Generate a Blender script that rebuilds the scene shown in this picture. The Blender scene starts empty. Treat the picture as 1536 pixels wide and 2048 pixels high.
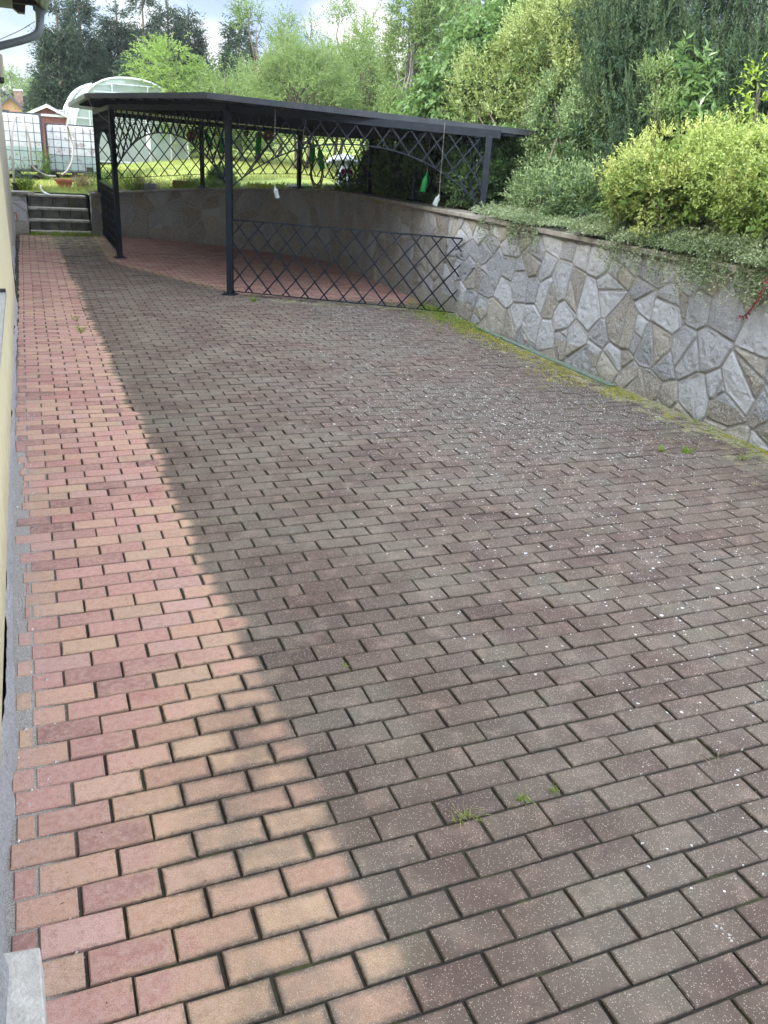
import bpy, math, random
import numpy as np
from mathutils import Vector, Matrix
rng = np.random.default_rng(7)
random.seed(7)
R = math.radians
S = bpy.context.scene
COL = S.collection

# ------------------------------------------------------------------ camera
PITCH, ROLL, YAW = 0.40621, 0.06549, 0.40387
CAM = Vector((0.14507, -1.41713, 1.77047)); FPX = 1669.26
fwd = Vector((math.sin(YAW)*math.cos(PITCH), math.cos(YAW)*math.cos(PITCH), -math.sin(PITCH)))
r0 = Vector((math.cos(YAW), -math.sin(YAW), 0)); u0 = r0.cross(fwd)
RT = math.cos(ROLL)*r0 + math.sin(ROLL)*u0
UP = -math.sin(ROLL)*r0 + math.cos(ROLL)*u0
cd = bpy.data.cameras.new('camera'); cam = bpy.data.objects.new('camera', cd); COL.objects.link(cam)
cd.sensor_fit = 'VERTICAL'; cd.sensor_height = 24.0; cd.lens = 24.0*FPX/2048
cd.clip_start = 0.02; cd.clip_end = 6000
cam.matrix_world = Matrix(((RT.x, UP.x, -fwd.x, CAM.x), (RT.y, UP.y, -fwd.y, CAM.y), (RT.z, UP.z, -fwd.z, CAM.z), (0, 0, 0, 1)))
S.camera = cam
def ray(px, py): return fwd + RT*((px-768)/FPX) - UP*((py-1024)/FPX)
def at(px, py, D):
    """point seen at photo pixel px,py, D metres away over the ground"""
    d = ray(px, py); d = d/math.hypot(d.x, d.y); return CAM + d*D
def hz(px): return 257 + px*0.066

# ------------------------------------------------------------------ light
S.view_settings.view_transform = 'Standard'; S.view_settings.look = 'None'
S.view_settings.gamma = 1.0; S.view_settings.exposure = 1.48
HAZE = .0012
SUN_EL, SUN_AZ = R(31), R(-101)          # azimuth from +Y towards +X
sd = Vector((math.sin(SUN_AZ)*math.cos(SUN_EL), math.cos(SUN_AZ)*math.cos(SUN_EL), math.sin(SUN_EL)))
sl = bpy.data.lights.new('sun', 'SUN'); sl.energy = 3.7; sl.angle = R(7); sl.color = (1.0, 0.94, 0.82)
so = bpy.data.objects.new('sun', sl); COL.objects.link(so)
so.rotation_euler = sd.to_track_quat('Z', 'Y').to_euler()
W = bpy.data.worlds.new('World'); S.world = W; W.use_nodes = True
nt = W.node_tree; nt.nodes.clear()
def wn(t, **k):
    n = nt.nodes.new(t)
    for a, b in k.items(): setattr(n, a, b)
    return n
sky = wn('ShaderNodeTexSky', sky_type='NISHITA', sun_disc=False, sun_elevation=SUN_EL, sun_rotation=SUN_AZ, air_density=1.0, dust_density=1.5, altitude=400)
tc = wn('ShaderNodeTexCoord'); mp = wn('ShaderNodeMapping'); mp.inputs['Scale'].default_value = (1.0, 1.0, 2.6)
no = wn('ShaderNodeTexNoise'); no.inputs['Scale'].default_value = 2.6; no.inputs['Detail'].default_value = 7; no.inputs['Roughness'].default_value = .55; no.inputs['Distortion'].default_value = .4
cr = wn('ShaderNodeValToRGB'); cr.color_ramp.elements[0].position = .22; cr.color_ramp.elements[1].position = .46
no2 = wn('ShaderNodeTexNoise'); no2.inputs['Scale'].default_value = 6; no2.inputs['Detail'].default_value = 5
cc = wn('ShaderNodeMixRGB'); cc.inputs[1].default_value = (1.9, 2.6, 3.9, 1); cc.inputs[2].default_value = (5.2, 5.05, 4.8, 1)
mx = wn('ShaderNodeMixRGB'); bg = wn('ShaderNodeBackground'); bg.inputs[1].default_value = 0.095; wo = wn('ShaderNodeOutputWorld')
L = nt.links.new
L(tc.outputs['Generated'], mp.inputs[0]); L(mp.outputs[0], no.inputs[0]); L(mp.outputs[0], no2.inputs[0])
L(no.outputs[0], cr.inputs[0]); cr2 = wn('ShaderNodeValToRGB'); cr2.color_ramp.elements[0].position = .43; cr2.color_ramp.elements[1].position = .58; L(no2.outputs[0], cr2.inputs[0]); L(cr2.outputs[0], cc.inputs[0]); L(cr.outputs[0], mx.inputs[0]); L(sky.outputs[0], mx.inputs[1]); L(cc.outputs[0], mx.inputs[2])
sx = wn('ShaderNodeSeparateXYZ'); L(tc.outputs['Generated'], sx.inputs[0])
mr = wn('ShaderNodeMapRange'); mr.inputs[1].default_value = .22; mr.inputs[2].default_value = .75; mr.inputs[3].default_value = 1.0; mr.inputs[4].default_value = 2.3; L(sx.outputs[2], mr.inputs[0])
mr2 = wn('ShaderNodeMapRange'); mr2.inputs[1].default_value = .35; mr2.inputs[2].default_value = -.5; mr2.inputs[3].default_value = 1.0; mr2.inputs[4].default_value = 3.0; L(sx.outputs[1], mr2.inputs[0])  # sky boost added behind the camera to light carport interior and wall fronts
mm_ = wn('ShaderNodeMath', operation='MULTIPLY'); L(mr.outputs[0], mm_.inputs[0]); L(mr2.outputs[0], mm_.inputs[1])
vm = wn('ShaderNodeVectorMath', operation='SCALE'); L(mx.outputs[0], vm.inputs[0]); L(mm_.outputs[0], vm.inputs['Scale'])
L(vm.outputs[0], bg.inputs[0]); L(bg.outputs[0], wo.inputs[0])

# ------------------------------------------------------------------ noise (numpy)
def _h(i, j, k, s):
    n = (i*374761393 + j*668265263 + k*2147483647 + s*974634777) & 0xffffffff
    n = ((n ^ (n >> 13))*1274126177) & 0xffffffff
    n = (n ^ (n >> 16)) & 0xffffff
    return n/float(0xffffff)
def vn(x, y, z=0.0, s=0):
    x, y, z = np.broadcast_arrays(np.asarray(x, float), np.asarray(y, float), np.asarray(z, float))
    i = np.floor(x).astype(np.int64); j = np.floor(y).astype(np.int64); k = np.floor(z).astype(np.int64)
    fx, fy, fz = x-i, y-j, z-k
    fx = fx*fx*(3-2*fx); fy = fy*fy*(3-2*fy); fz = fz*fz*(3-2*fz)
    o = 0
    for a in (0, 1):
        for b in (0, 1):
            for c in (0, 1):
                w = (fx if a else 1-fx)*(fy if b else 1-fy)*(fz if c else 1-fz)
                o = o + w*_h(i+a, j+b, k+c, s)
    return o
def fbm(x, y, z=0.0, s=0, o=4):
    t = 0; a = .5; n = 0
    for q in range(o):
        t = t + a*vn(np.asarray(x)*2**q, np.asarray(y)*2**q, np.asarray(z)*2**q, s+q); n += a; a *= .5
    return t/n
def sst(a, b, x):
    t = np.clip((x-a)/(b-a), 0, 1); return t*t*(3-2*t)

# ------------------------------------------------------------------ mesh helpers
def mesh(name, V, F, mats=(), attrs=None, midx=None, smooth=False, quads=None):
    """V (n,3); F list of index lists, or quads (m,4) numpy"""
    me = bpy.data.meshes.new(name)
    V = np.asarray(V, np.float32).reshape(-1, 3)
    me.vertices.add(len(V)); me.vertices.foreach_set('co', V.ravel())
    if quads is not None:
        q = np.asarray(quads, np.int32); m, k = q.shape
        me.loops.add(m*k); me.loops.foreach_set('vertex_index', q.ravel())
        me.polygons.add(m); me.polygons.foreach_set('loop_start', np.arange(0, m*k, k, dtype=np.int32))
    else:
        lt = np.array([len(f) for f in F], np.int32); m = len(F)
        fl = np.fromiter((i for f in F for i in f), np.int32)
        me.loops.add(len(fl)); me.loops.foreach_set('vertex_index', fl)
        me.polygons.add(m); me.polygons.foreach_set('loop_start', (np.cumsum(lt)-lt).astype(np.int32))
    for mm in (mats if isinstance(mats, (list, tuple)) else [mats]): me.materials.append(mm)
    if midx is not None: me.polygons.foreach_set('material_index', np.asarray(midx, np.int32))
    me.polygons.foreach_set('use_smooth', np.full(m, bool(smooth)))
    for k_, v in (attrs or {}).items():
        v = np.asarray(v, np.float32)
        if v.ndim == 1:
            a = me.attributes.new(k_, 'FLOAT', 'POINT'); a.data.foreach_set('value', v)
        else:
            a = me.attributes.new(k_, 'FLOAT_COLOR', 'POINT'); c = np.ones((len(v), 4), np.float32); c[:, :3] = v; a.data.foreach_set('color', c.ravel())
    me.update(calc_edges=True); me.validate()
    return me
class MB:
    def __init__(s): s.v = []; s.f = []; s.n = 0
    def add(s, vs, fs):
        s.v += [tuple(v) for v in vs]; s.f += [[i+s.n for i in f] for f in fs]; s.n += len(vs)
    def box(s, c, h, rz=0.0, ax=None):
        c = Vector(c)
        if ax is None: ax = (Vector((math.cos(rz), math.sin(rz), 0)), Vector((-math.sin(rz), math.cos(rz), 0)), Vector((0, 0, 1)))
        vs = [c + ax[0]*(h[0]*a) + ax[1]*(h[1]*b) + ax[2]*(h[2]*d) for d in (-1, 1) for b in (-1, 1) for a in (-1, 1)]
        s.add(vs, [(0, 2, 3, 1), (4, 5, 7, 6), (0, 1, 5, 4), (2, 6, 7, 3), (0, 4, 6, 2), (1, 3, 7, 5)])
    def bbox(s, a, b):
        s.box([(a[i]+b[i])/2 for i in range(3)], [(b[i]-a[i])/2 for i in range(3)])
    def tube(s, pts, r, n=6, cap=True, flat=None):
        pts = [Vector(p) for p in pts]; rs = r if isinstance(r, (list, tuple)) else [r]*len(pts)
        prev = None; rings = []
        for i, p in enumerate(pts):
            t = (pts[min(i+1, len(pts)-1)]-pts[max(i-1, 0)])
            if t.length < 1e-9: t = Vector((0, 0, 1))
            t.normalize()
            a = prev if prev is not None else (Vector((0, 0, 1)) if abs(t.z) < .9 else Vector((1, 0, 0)))
            a = (a - t*a.dot(t))
            if a.length < 1e-6: a = Vector((1, 0, 0)) - t*t.x
            a.normalize(); b = t.cross(a); prev = a
            rings.append([p + (a*math.cos(2*math.pi*(k+.5)/n) + b*math.sin(2*math.pi*(k+.5)/n)*(flat or 1))*rs[i] for k in range(n)])
        vs = [v for rg in rings for v in rg]; fs = []
        for i in range(len(pts)-1):
            for k in range(n):
                fs.append((i*n+k, i*n+(k+1) % n, (i+1)*n+(k+1) % n, (i+1)*n+k))
        if cap: fs.append(tuple(range(n-1, -1, -1))); fs.append(tuple((len(pts)-1)*n+k for k in range(n)))
        s.add(vs, fs)
    def lathe(s, c, prof, n=20, axis=None):
        c = Vector(c); A = axis or (Vector((1, 0, 0)), Vector((0, 1, 0)), Vector((0, 0, 1)))
        vs = [c + (A[0]*math.cos(2*math.pi*k/n) + A[1]*math.sin(2*math.pi*k/n))*r + A[2]*z for r, z in prof for k in range(n)]
        fs = [(i*n+k, i*n+(k+1) % n, (i+1)*n+(k+1) % n, (i+1)*n+k) for i in range(len(prof)-1) for k in range(n)]
        if prof[0][0] > 1e-5: fs.append(tuple(range(n-1, -1, -1)))
        if prof[-1][0] > 1e-5: fs.append(tuple((len(prof)-1)*n+k for k in range(n)))
        s.add(vs, fs)
    def prism(s, poly, z0, z1):
        """poly: (x,y) ccw; z0,z1 numbers or functions of x,y"""
        f0 = z0 if callable(z0) else (lambda x, y: z0); f1 = z1 if callable(z1) else (lambda x, y: z1)
        n = len(poly)
        vs = [(x, y, f0(x, y)) for x, y in poly] + [(x, y, f1(x, y)) for x, y in poly]
        s.add(vs, [tuple(range(n-1, -1, -1)), tuple(range(n, 2*n))] + [(k, (k+1) % n, n+(k+1) % n, n+k) for k in range(n)])
    def obj(s, name, mat, parent=None, smooth=False, bevel=0):
        o = bpy.data.objects.new(name, mesh(name, s.v, s.f, mat, smooth=smooth)); COL.objects.link(o)
        if bevel:
            m = o.modifiers.new('bevel', 'BEVEL'); m.width = bevel; m.segments = 2; m.limit_method = 'ANGLE'; m.angle_limit = R(35)
        if parent is not None: attach(o, parent)
        return o
def attach(o, parent):
    o.parent = parent; o.matrix_parent_inverse = Matrix.Translation(-parent.location)
def tag(o, label=None, cat=None, group=None, kind=None):
    if label: o['label'] = label
    if cat: o['category'] = cat
    if group: o['group'] = group
    if kind: o['kind'] = kind
    return o
def thing(name, label, cat, loc=(0, 0, 0), group=None):
    o = bpy.data.objects.new(name, None); COL.objects.link(o); o.location = loc; o.empty_display_size = .1
    return tag(o, label, cat, group)
def link(name, me, parent=None):
    o = bpy.data.objects.new(name, me); COL.objects.link(o)
    if parent is not None: attach(o, parent)
    return o

# ------------------------------------------------------------------ materials
class NT:
    def __init__(s, name):
        s.m = bpy.data.materials.new(name); s.m.use_nodes = True; s.t = s.m.node_tree; s.t.nodes.clear()
        s.out = s.t.nodes.new('ShaderNodeOutputMaterial')
    def n(s, ty, ins=None, **k):
        n = s.t.nodes.new(ty)
        for a, b in k.items(): setattr(n, a, b)
        for a, b in (ins or {}).items():
            if isinstance(b, bpy.types.NodeSocket): s.t.links.new(b, n.inputs[a])
            else: n.inputs[a].default_value = b
        return n
    def math(s, op, a, b=0.0, c=0.0, clamp=False):
        n = s.n('ShaderNodeMath', {0: a, 1: b, 2: c}, operation=op); n.use_clamp = clamp; return n.outputs[0]
    def mix(s, f, a, b, mode='MIX'):
        return s.n('ShaderNodeMixRGB', {0: f, 1: a, 2: b}, blend_type=mode).outputs[0]
    def noise(s, vec, sc, det=3, rough=.5, dist=0.0):
        return s.n('ShaderNodeTexNoise', {'Vector': vec, 'Scale': sc, 'Detail': det, 'Roughness': rough, 'Distortion': dist}).outputs[0]
    def ss(s, v, a, b):
        n = s.n('ShaderNodeMapRange', {'Value': v, 'From Min': a, 'From Max': b}, interpolation_type='SMOOTHSTEP'); return n.outputs[0]
    def pos(s): return s.n('ShaderNodeNewGeometry').outputs['Position']
    def attr(s, nme, col=False):
        a = s.n('ShaderNodeAttribute'); a.attribute_name = nme; return a.outputs['Color' if col else 'Fac']
    def bump(s, h, st, d): return s.n('ShaderNodeBump', {'Height': h, 'Strength': st, 'Distance': d}).outputs[0]
    def fin(s, sh): s.t.links.new(sh, s.out.inputs[0]); return s.m
    def pr(s, col, rough=.6, normal=None, **k):
        ins = {'Base Color': col, 'Roughness': rough}
        if normal is not None: ins['Normal'] = normal
        for a, b in k.items(): ins[a.replace('_', ' ')] = b
        return s.n('ShaderNodeBsdfPrincipled', ins).outputs[0]
def c4(c): return (c[0], c[1], c[2], 1.0)
def simple(name, col, rough=.6, var=.25, sc=8.0, bump=.0, metallic=0.0, dirt=None, **k):
    t = NT(name); p = t.pos(); n = t.noise(p, sc, 5, .6)
    cA = t.mix(t.ss(n, .3, .7), c4([v*(1-var) for v in col]), c4([min(1, v*(1+var)) for v in col]))
    if dirt is not None:
        n2 = t.noise(p, sc*.35, 6, .65); cA = t.mix(t.math('MULTIPLY', t.ss(n2, .5, .72), .7), cA, c4(dirt))
    nr = t.bump(t.noise(p, sc*6, 4, .6), bump, .01) if bump else None
    return t.fin(t.pr(cA, rough, nr, Metallic=metallic, **k))
def leafmat(name, ca, cb, cc=None, trans=.35, rough=.45, spec=.3):
    t = NT(name); r_ = t.attr('rnd'); p = t.pos()
    col = t.mix(r_, c4(ca), c4(cb))
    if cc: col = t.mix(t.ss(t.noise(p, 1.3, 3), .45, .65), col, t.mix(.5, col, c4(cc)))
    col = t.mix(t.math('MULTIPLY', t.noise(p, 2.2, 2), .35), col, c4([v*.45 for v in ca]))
    b = t.pr(col, rough, None, **{'Specular_IOR_Level': spec})
    tr = t.n('ShaderNodeBsdfTranslucent', {0: t.mix(.5, col, c4([min(1, cb[0]*1.5), min(1, cb[1]*1.5), cb[2]*.7]))}).outputs[0]
    return t.fin(t.n('ShaderNodeMixShader', {0: trans, 1: b, 2: tr}).outputs[0])

# paving --------------------------------------------------------------------------------
def mat_paver():
    t = NT('paver'); p = t.pos(); base = t.attr('bcol', True); dirt = t.attr('dirt'); moss = t.attr('moss'); rnd = t.attr('rnd'); lich = t.attr('lichen')
    n1 = t.noise(p, 9, 4, .6); n2 = t.noise(p, 45, 5, .7); n3 = t.noise(p, 420, 3, .7); n4 = t.noise(p, 2.1, 3)
    lc = t.n('ShaderNodeSeparateColor', {0: t.attr('edge', True)}); qx = t.math('MULTIPLY', lc.outputs[0], .2); qy = t.math('MULTIPLY', lc.outputs[1], .2); wx = t.math('MULTIPLY', lc.outputs[2], .2)
    ed = t.math('MINIMUM', t.math('MINIMUM', qx, t.math('SUBTRACT', wx, qx)), t.math('MINIMUM', qy, t.math('SUBTRACT', .0909, qy)))
    clean = t.mix(t.ss(n1, .35, .68), base, t.mix(.45, base, (.45, .265, .205, 1)))
    clean = t.mix(t.math('MULTIPLY', t.ss(n2, .42, .72), .55), clean, (.49, .345, .30, 1))
    clean = t.mix(t.math('MULTIPLY', t.ss(n2, .5, .28), .4), clean, (.20, .11, .09, 1))
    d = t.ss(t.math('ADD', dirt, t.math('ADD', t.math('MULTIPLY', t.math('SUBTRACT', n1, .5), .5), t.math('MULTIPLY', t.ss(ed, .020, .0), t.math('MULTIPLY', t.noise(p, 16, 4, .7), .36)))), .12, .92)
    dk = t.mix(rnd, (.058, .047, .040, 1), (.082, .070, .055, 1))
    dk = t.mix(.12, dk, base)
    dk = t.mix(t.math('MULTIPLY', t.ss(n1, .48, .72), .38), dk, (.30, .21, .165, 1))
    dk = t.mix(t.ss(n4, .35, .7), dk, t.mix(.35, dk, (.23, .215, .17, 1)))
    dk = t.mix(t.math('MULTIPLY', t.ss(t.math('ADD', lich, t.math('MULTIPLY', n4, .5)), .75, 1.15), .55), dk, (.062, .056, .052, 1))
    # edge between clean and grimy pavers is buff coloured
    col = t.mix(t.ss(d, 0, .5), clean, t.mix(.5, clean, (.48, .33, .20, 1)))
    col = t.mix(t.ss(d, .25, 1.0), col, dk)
    # bright and dark aggregate grains
    sp = t.n('ShaderNodeTexVoronoi', {'Vector': p, 'Scale': 260.0}, feature='F1')
    g = t.math('MULTIPLY', t.ss(sp.outputs['Distance'], .42, .25), t.ss(t.n('ShaderNodeSeparateColor', {0: sp.outputs['Color']}).outputs[0], .72, .8))
    col = t.mix(t.math('MULTIPLY', g, t.math('ADD', .18, t.math('MULTIPLY', d, .55))), col, (.56, .48, .37, 1))
    col = t.mix(t.math('MULTIPLY', t.ss(n3, .56, .38), .55), col, t.mix(.7, col, (.02, .015, .012, 1)))
    eg = t.math('MULTIPLY', t.ss(t.math('SUBTRACT', ed, t.math('MULTIPLY', t.math('SUBTRACT', n2, .5), .045)), .007, -.004), t.math('ADD', .38, t.math('MULTIPLY', d, .4)))
    col = t.mix(eg, col, (.075, .058, .045, 1))
    # moss film
    n6 = t.noise(p, 6, 5, .7); mm = t.math('MULTIPLY', t.ss(t.math('ADD', moss, t.math('MULTIPLY', t.math('SUBTRACT', n6, .5), 2.6)), .42, .82), .75)
    col = t.mix(mm, col, t.mix(n1, (.17, .16, .07, 1), (.36, .34, .20, 1)))
    # pale lichen dots of uneven size
    wp = t.n('ShaderNodeVectorMath', {0: p, 1: t.n('ShaderNodeVectorMath', {0: t.n('ShaderNodeTexNoise', {'Vector': p, 'Scale': 90.0, 'Detail': 3}).outputs['Color'], 'Scale': .014}, operation='SCALE').outputs[0]}, operation='ADD').outputs[0]
    def dots(sc, lo, rad):
        v = t.n('ShaderNodeTexVoronoi', {'Vector': wp, 'Scale': sc}, feature='F1')
        cr_ = t.n('ShaderNodeSeparateColor', {0: v.outputs['Color']})
        keep = t.math('GREATER_THAN', t.math('ADD', cr_.outputs[0], t.math('MULTIPLY', lich, .45)), lo)
        rr = t.math('MULTIPLY', t.math('ADD', .25, cr_.outputs[1]), rad)
        return t.math('MULTIPLY', keep, t.ss(t.math('SUBTRACT', v.outputs['Distance'], rr), .06, -.04))
    patch = t.ss(t.math('ADD', t.noise(p, 7, 4, .7), t.math('MULTIPLY', lich, .45)), .74, .95)
    L1 = t.math('MAXIMUM', dots(30.0, 1.22, .24), t.math('MAXIMUM', dots(75.0, 1.17, .3), t.math('MULTIPLY', patch, dots(120.0, .95, .38))))
    L1 = t.math('MULTIPLY', L1, t.ss(d, .6, .95))
    col = t.mix(t.math('MULTIPLY', L1, .85), col, (.60, .60, .57, 1))
    h = t.math('ADD', t.math('MULTIPLY', n3, .6), t.math('ADD', n2, t.math('MULTIPLY', L1, .5)))
    return t.fin(t.pr(col, t.math('ADD', .72, t.math('MULTIPLY', n2, .2)), t.bump(h, .45, .003), Specular_IOR_Level=.16))
def mat_joint():
    t = NT('joint_soil'); p = t.pos(); moss = t.attr('moss'); sand = t.attr('sand')
    n = t.noise(p, 60, 4, .7); n2 = t.noise(p, 260, 3, .8)
    col = t.mix(n, (.010, .009, .007, 1), (.040, .034, .023, 1))
    col = t.mix(t.ss(t.math('ADD', moss, t.math('MULTIPLY', t.noise(p, 14, 4), .8)), .55, .9), col, (.10, .12, .02, 1))
    col = t.mix(t.math('MULTIPLY', t.ss(t.noise(p, 5, 5, .7), .52, .64), .7), col, (.07, .085, .02, 1))
    col = t.mix(sand, col, t.mix(t.ss(n2, .35, .65), (.16, .145, .125, 1), (.42, .39, .35, 1)))
    return t.fin(t.pr(col, .95, t.bump(n2, .8, .006)))
def mat_wallstone():
    t = NT('granite_rubble'); p = t.pos(); mo = t.attr('mortar'); tone = t.attr('tone'); tan = t.attr('tan'); gr = t.attr('grime')
    n1 = t.noise(p, 14, 5, .65); n2 = t.noise(p, 90, 4, .7); n3 = t.noise(p, 300, 2, .7)
    blue = t.mix(tone, (.19, .195, .20, 1), (.58, .59, .60, 1)); tn = t.mix(tone, (.19, .16, .115, 1), (.46, .42, .33, 1))
    st = t.mix(tan, blue, tn)
    st = t.mix(t.math('MULTIPLY', t.ss(n1, .5, .7), .5), st, t.mix(.6, st, (.36, .30, .20, 1)))
    st = t.mix(t.math('MULTIPLY', t.ss(n2, .46, .60), .6), st, (.62, .625, .63, 1)); st = t.mix(t.math('MULTIPLY', t.ss(t.noise(p, 48, 4, .8), .46, .34), .4), st, (.15, .15, .145, 1))
    st = t.mix(t.math('MULTIPLY', t.ss(n3, .5, .36), .42), st, (.07, .075, .08, 1))
    m = t.mix(n2, (.29, .28, .255, 1), (.41, .395, .36, 1))
    col = t.mix(mo, st, m)
    g = t.ss(t.math('ADD', gr, t.math('MULTIPLY', t.math('SUBTRACT', n1, .5), .9)), .35, .85)
    col = t.mix(t.math('MULTIPLY', g, .5), col, (.12, .10, .06, 1))
    h = t.math('ADD', t.math('MULTIPLY', n2, .8), t.math('MULTIPLY', n3, .4))
    return t.fin(t.pr(col, .85, t.bump(h, 1.0, .014), Specular_IOR_Level=.25))
def mat_soil(name, a, b, sc=8):
    t = NT(name); p = t.pos(); n = t.noise(p, sc, 6, .7)
    return t.fin(t.pr(t.mix(t.ss(n, .3, .7), c4(a), c4(b)), .95, t.bump(t.noise(p, sc*7, 4, .7), .6, .02)))
def mat_plaster():
    t = NT('yellow_plaster'); p = t.pos(); n = t.noise(p, 160, 4, .75); n2 = t.noise(p, 1.4, 4)
    col = t.mix(n2, (.60, .54, .33, 1), (.66, .60, .38, 1))
    col = t.mix(t.math('MULTIPLY', t.ss(n, .45, .3), .35), col, (.35, .29, .14, 1))
    z = t.n('ShaderNodeSeparateXYZ', {0: p}).outputs[2]; sp_ = t.ss(t.math('ADD', z, t.math('MULTIPLY', t.noise(p, 9, 5, .7), .5)), .75, .42)
    col = t.mix(t.math('MULTIPLY', sp_, .55), col, (.27, .23, .15, 1))
    return t.fin(t.pr(col, .9, t.bump(n, .5, .004)))
M = {}
M['paver'] = mat_paver(); M['joint'] = mat_joint(); M['rubble'] = mat_wallstone(); M['plaster'] = mat_plaster()
M['coping'] = simple('coping_stone', (.27, .25, .22), .85, .2, 9, .5, dirt=(.10, .10, .05))
M['beige'] = simple('beige_render', (.46, .42, .32), .9, .08, 3, .2)
M['plinth'] = simple('plinth_granite', (.46, .46, .46),   .85, .3, 130, .9, dirt=(.22, .215, .19))
M['slab'] = simple('door_slab_stone', (.44, .42, .38), .8, .18, 22, .6, dirt=(.24, .23, .20))
M['step'] = simple('step_stone', (.38, .365, .32), .85, .25, 12, .5, dirt=(.08, .09, .035))
M['riser'] = simple('riser_blocks', (.105, .105, .09), .9, .4, 7, .6, dirt=(.05, .06, .02))
M['iron'] = simple('dark_blue_iron', (.007, .011, .018), .55, .3, 12, .05, Specular_IOR_Level=.25)
M['roofmetal'] = simple('anthracite_sheet', (.030, .036, .045), .38, .2, 6, .03, metallic=.2, dirt=(.06, .065, .07))
M['gutter'] = simple('grey_gutter', (.16, .18, .19), .45, .12, 5, .03)
M['brownwood'] = simple('brown_eaves_wood', (.045, .025, .022), .6, .3, 9, .2)
M['tile'] = simple('dark_roof_tile', (.05, .04, .04), .7, .3, 4, .3)
M['white'] = simple('white_plastic', (.62, .63, .62), .45, .06, 5)
M['hose_grey'] = simple('grey_hose', (.33, .30, .27), .5, .15, 9)
M['hose_white'] = simple('white_hose', (.62, .66, .63), .4, .05, 9)
M['hose_red'] = simple('brown_red_hose', (.085, .022, .02), .45, .2, 9)
M['terracotta'] = simple('terracotta', (.36, .13, .075), .75, .12, 12, .1)
M['black'] = simple('black_plastic', (.02, .021, .023), .5, .2, 8)
M['cage'] = simple('galvanised_cage', (.05, .06, .075), .45, .15, 10, metallic=.4)
M['alu'] = simple('aluminium_profile', (.50, .53, .54), .38, .08, 6, metallic=.5)
M['redwood'] = simple('red_painted_boards', (.19, .068, .052), .7, .15, 5, .15)
M['orange'] = simple('orange_render', (.50, .26, .15), .85, .06, .6)
M['greyblue'] = simple('grey_blue_plastic', (.27, .31, .36), .4, .1, 6)
M['turq'] = simple('turquoise_plastic', (.12, .46, .50), .35, .08, 6)
M['bark'] = mat_soil('bark', (.055, .045, .035), (.15, .125, .10), 14)
M['barkgrey'] = mat_soil('grey_bark', (.12, .115, .10), (.26, .25, .22), 14)
M['soil'] = mat_soil('bed_soil', (.025, .018, .012), (.075, .055, .038), 14)
M['far'] = mat_soil('far_field', (.12, .18, .04), (.20, .24, .07), .05)
M['hill'] = mat_soil('far_wooded_hill', (.03, .055, .03), (.06, .09, .045), .02)
def glassmat(name, col, rough, alpha):
    t = NT(name)
    b = t.pr(c4(col), rough, None, Specular_IOR_Level=.5)
    tr = t.n('ShaderNodeBsdfTransparent', {0: c4([.85, .93, .88])}).outputs[0]
    tl = t.n('ShaderNodeBsdfTranslucent', {0: c4(col)}).outputs[0]
    a = t.n('ShaderNodeMixShader', {0: .5, 1: b, 2: tl}).outputs[0]
    return t.fin(t.n('ShaderNodeMixShader', {0: alpha, 1: tr, 2: a}).outputs[0])
M['poly'] = glassmat('twin_wall_polycarbonate', (.50, .56, .55), .25, .84); M['polyend'] = glassmat('thin_polycarbonate', (.55, .62, .58), .2, .62)
M['greenglass'] = glassmat('green_bottle_glass', (.02, .30, .07), .08, .85)
M['clearglass'] = glassmat('clear_bottle', (.65, .68, .68), .1, .6)
def mat_tank():
    t = NT('translucent_tank'); p = t.pos(); z = t.attr('fill'); n = t.noise(p, 7, 5, .7)
    col = t.mix(t.ss(z, .49, .51), (.50, .60, .59, 1), (.82, .82, .84, 1))
    col = t.mix(t.math('MULTIPLY', t.math('MULTIPLY', t.ss(n, .52, .62), t.attr('stain')), .6), col, (.30, .16, .17, 1))
    b = t.pr(col, .4); tl = t.n('ShaderNodeBsdfTranslucent', {0: col}).outputs[0]
    return t.fin(t.n('ShaderNodeMixShader', {0: .5, 1: b, 2: tl}).outputs[0])
M['tank'] = mat_tank()

# ------------------------------------------------------------------ terrain height
def T(x, y):
    x = np.asarray(x, float); y = np.asarray(y, float)
    b = .70 + .105*np.clip(x-1.2, 0, 4) + .030*np.clip(y-16.8, 0, 70)
    xr = 5.25 + .62*np.clip(y-12.0, 0, 200)
    d = np.clip(x-xr, 0, 9)
    return b + .36*d*d/(d+.8) + .05*np.clip(x-8, 0, 40)*sst(18, 40, y) + .10*(fbm(x*.7, y*.7, 0, 5, 2)-.5)*sst(5.6, 8, np.abs(x-2)+np.clip(y-11, 0, 9))

# ------------------------------------------------------------------ retaining wall path
K = [(4.85, -9), (4.85, -5), (4.85, -2), (4.85, 1), (4.85, 4), (4.85, 7), (4.85, 9.5), (4.86, 11.3), (4.80, 12.55), (4.42, 13.4), (3.95, 13.98), (3.2, 14.8), (2.47, 15.38), (1.72, 15.83), (1.24, 15.95)]
def catmull(P, n=14):
    P = [np.array(p, float) for p in P]; P = [2*P[0]-P[1]] + P + [2*P[-1]-P[-2]]; out = []
    for i in range(1, len(P)-2):
        for k in range(n):
            t = k/n; a, b, c, d = P[i-1:i+3]
            out.append(.5*((2*b) + (-a+c)*t + (2*a-5*b+4*c-d)*t*t + (-a+3*b-3*c+d)*t**3))
    out.append(P[-2]); return np.array(out)
WP = catmull(K); seg = np.hypot(*np.diff(WP, axis=0).T); WS = np.concatenate([[0], np.cumsum(seg)]); WL = WS[-1]
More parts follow.
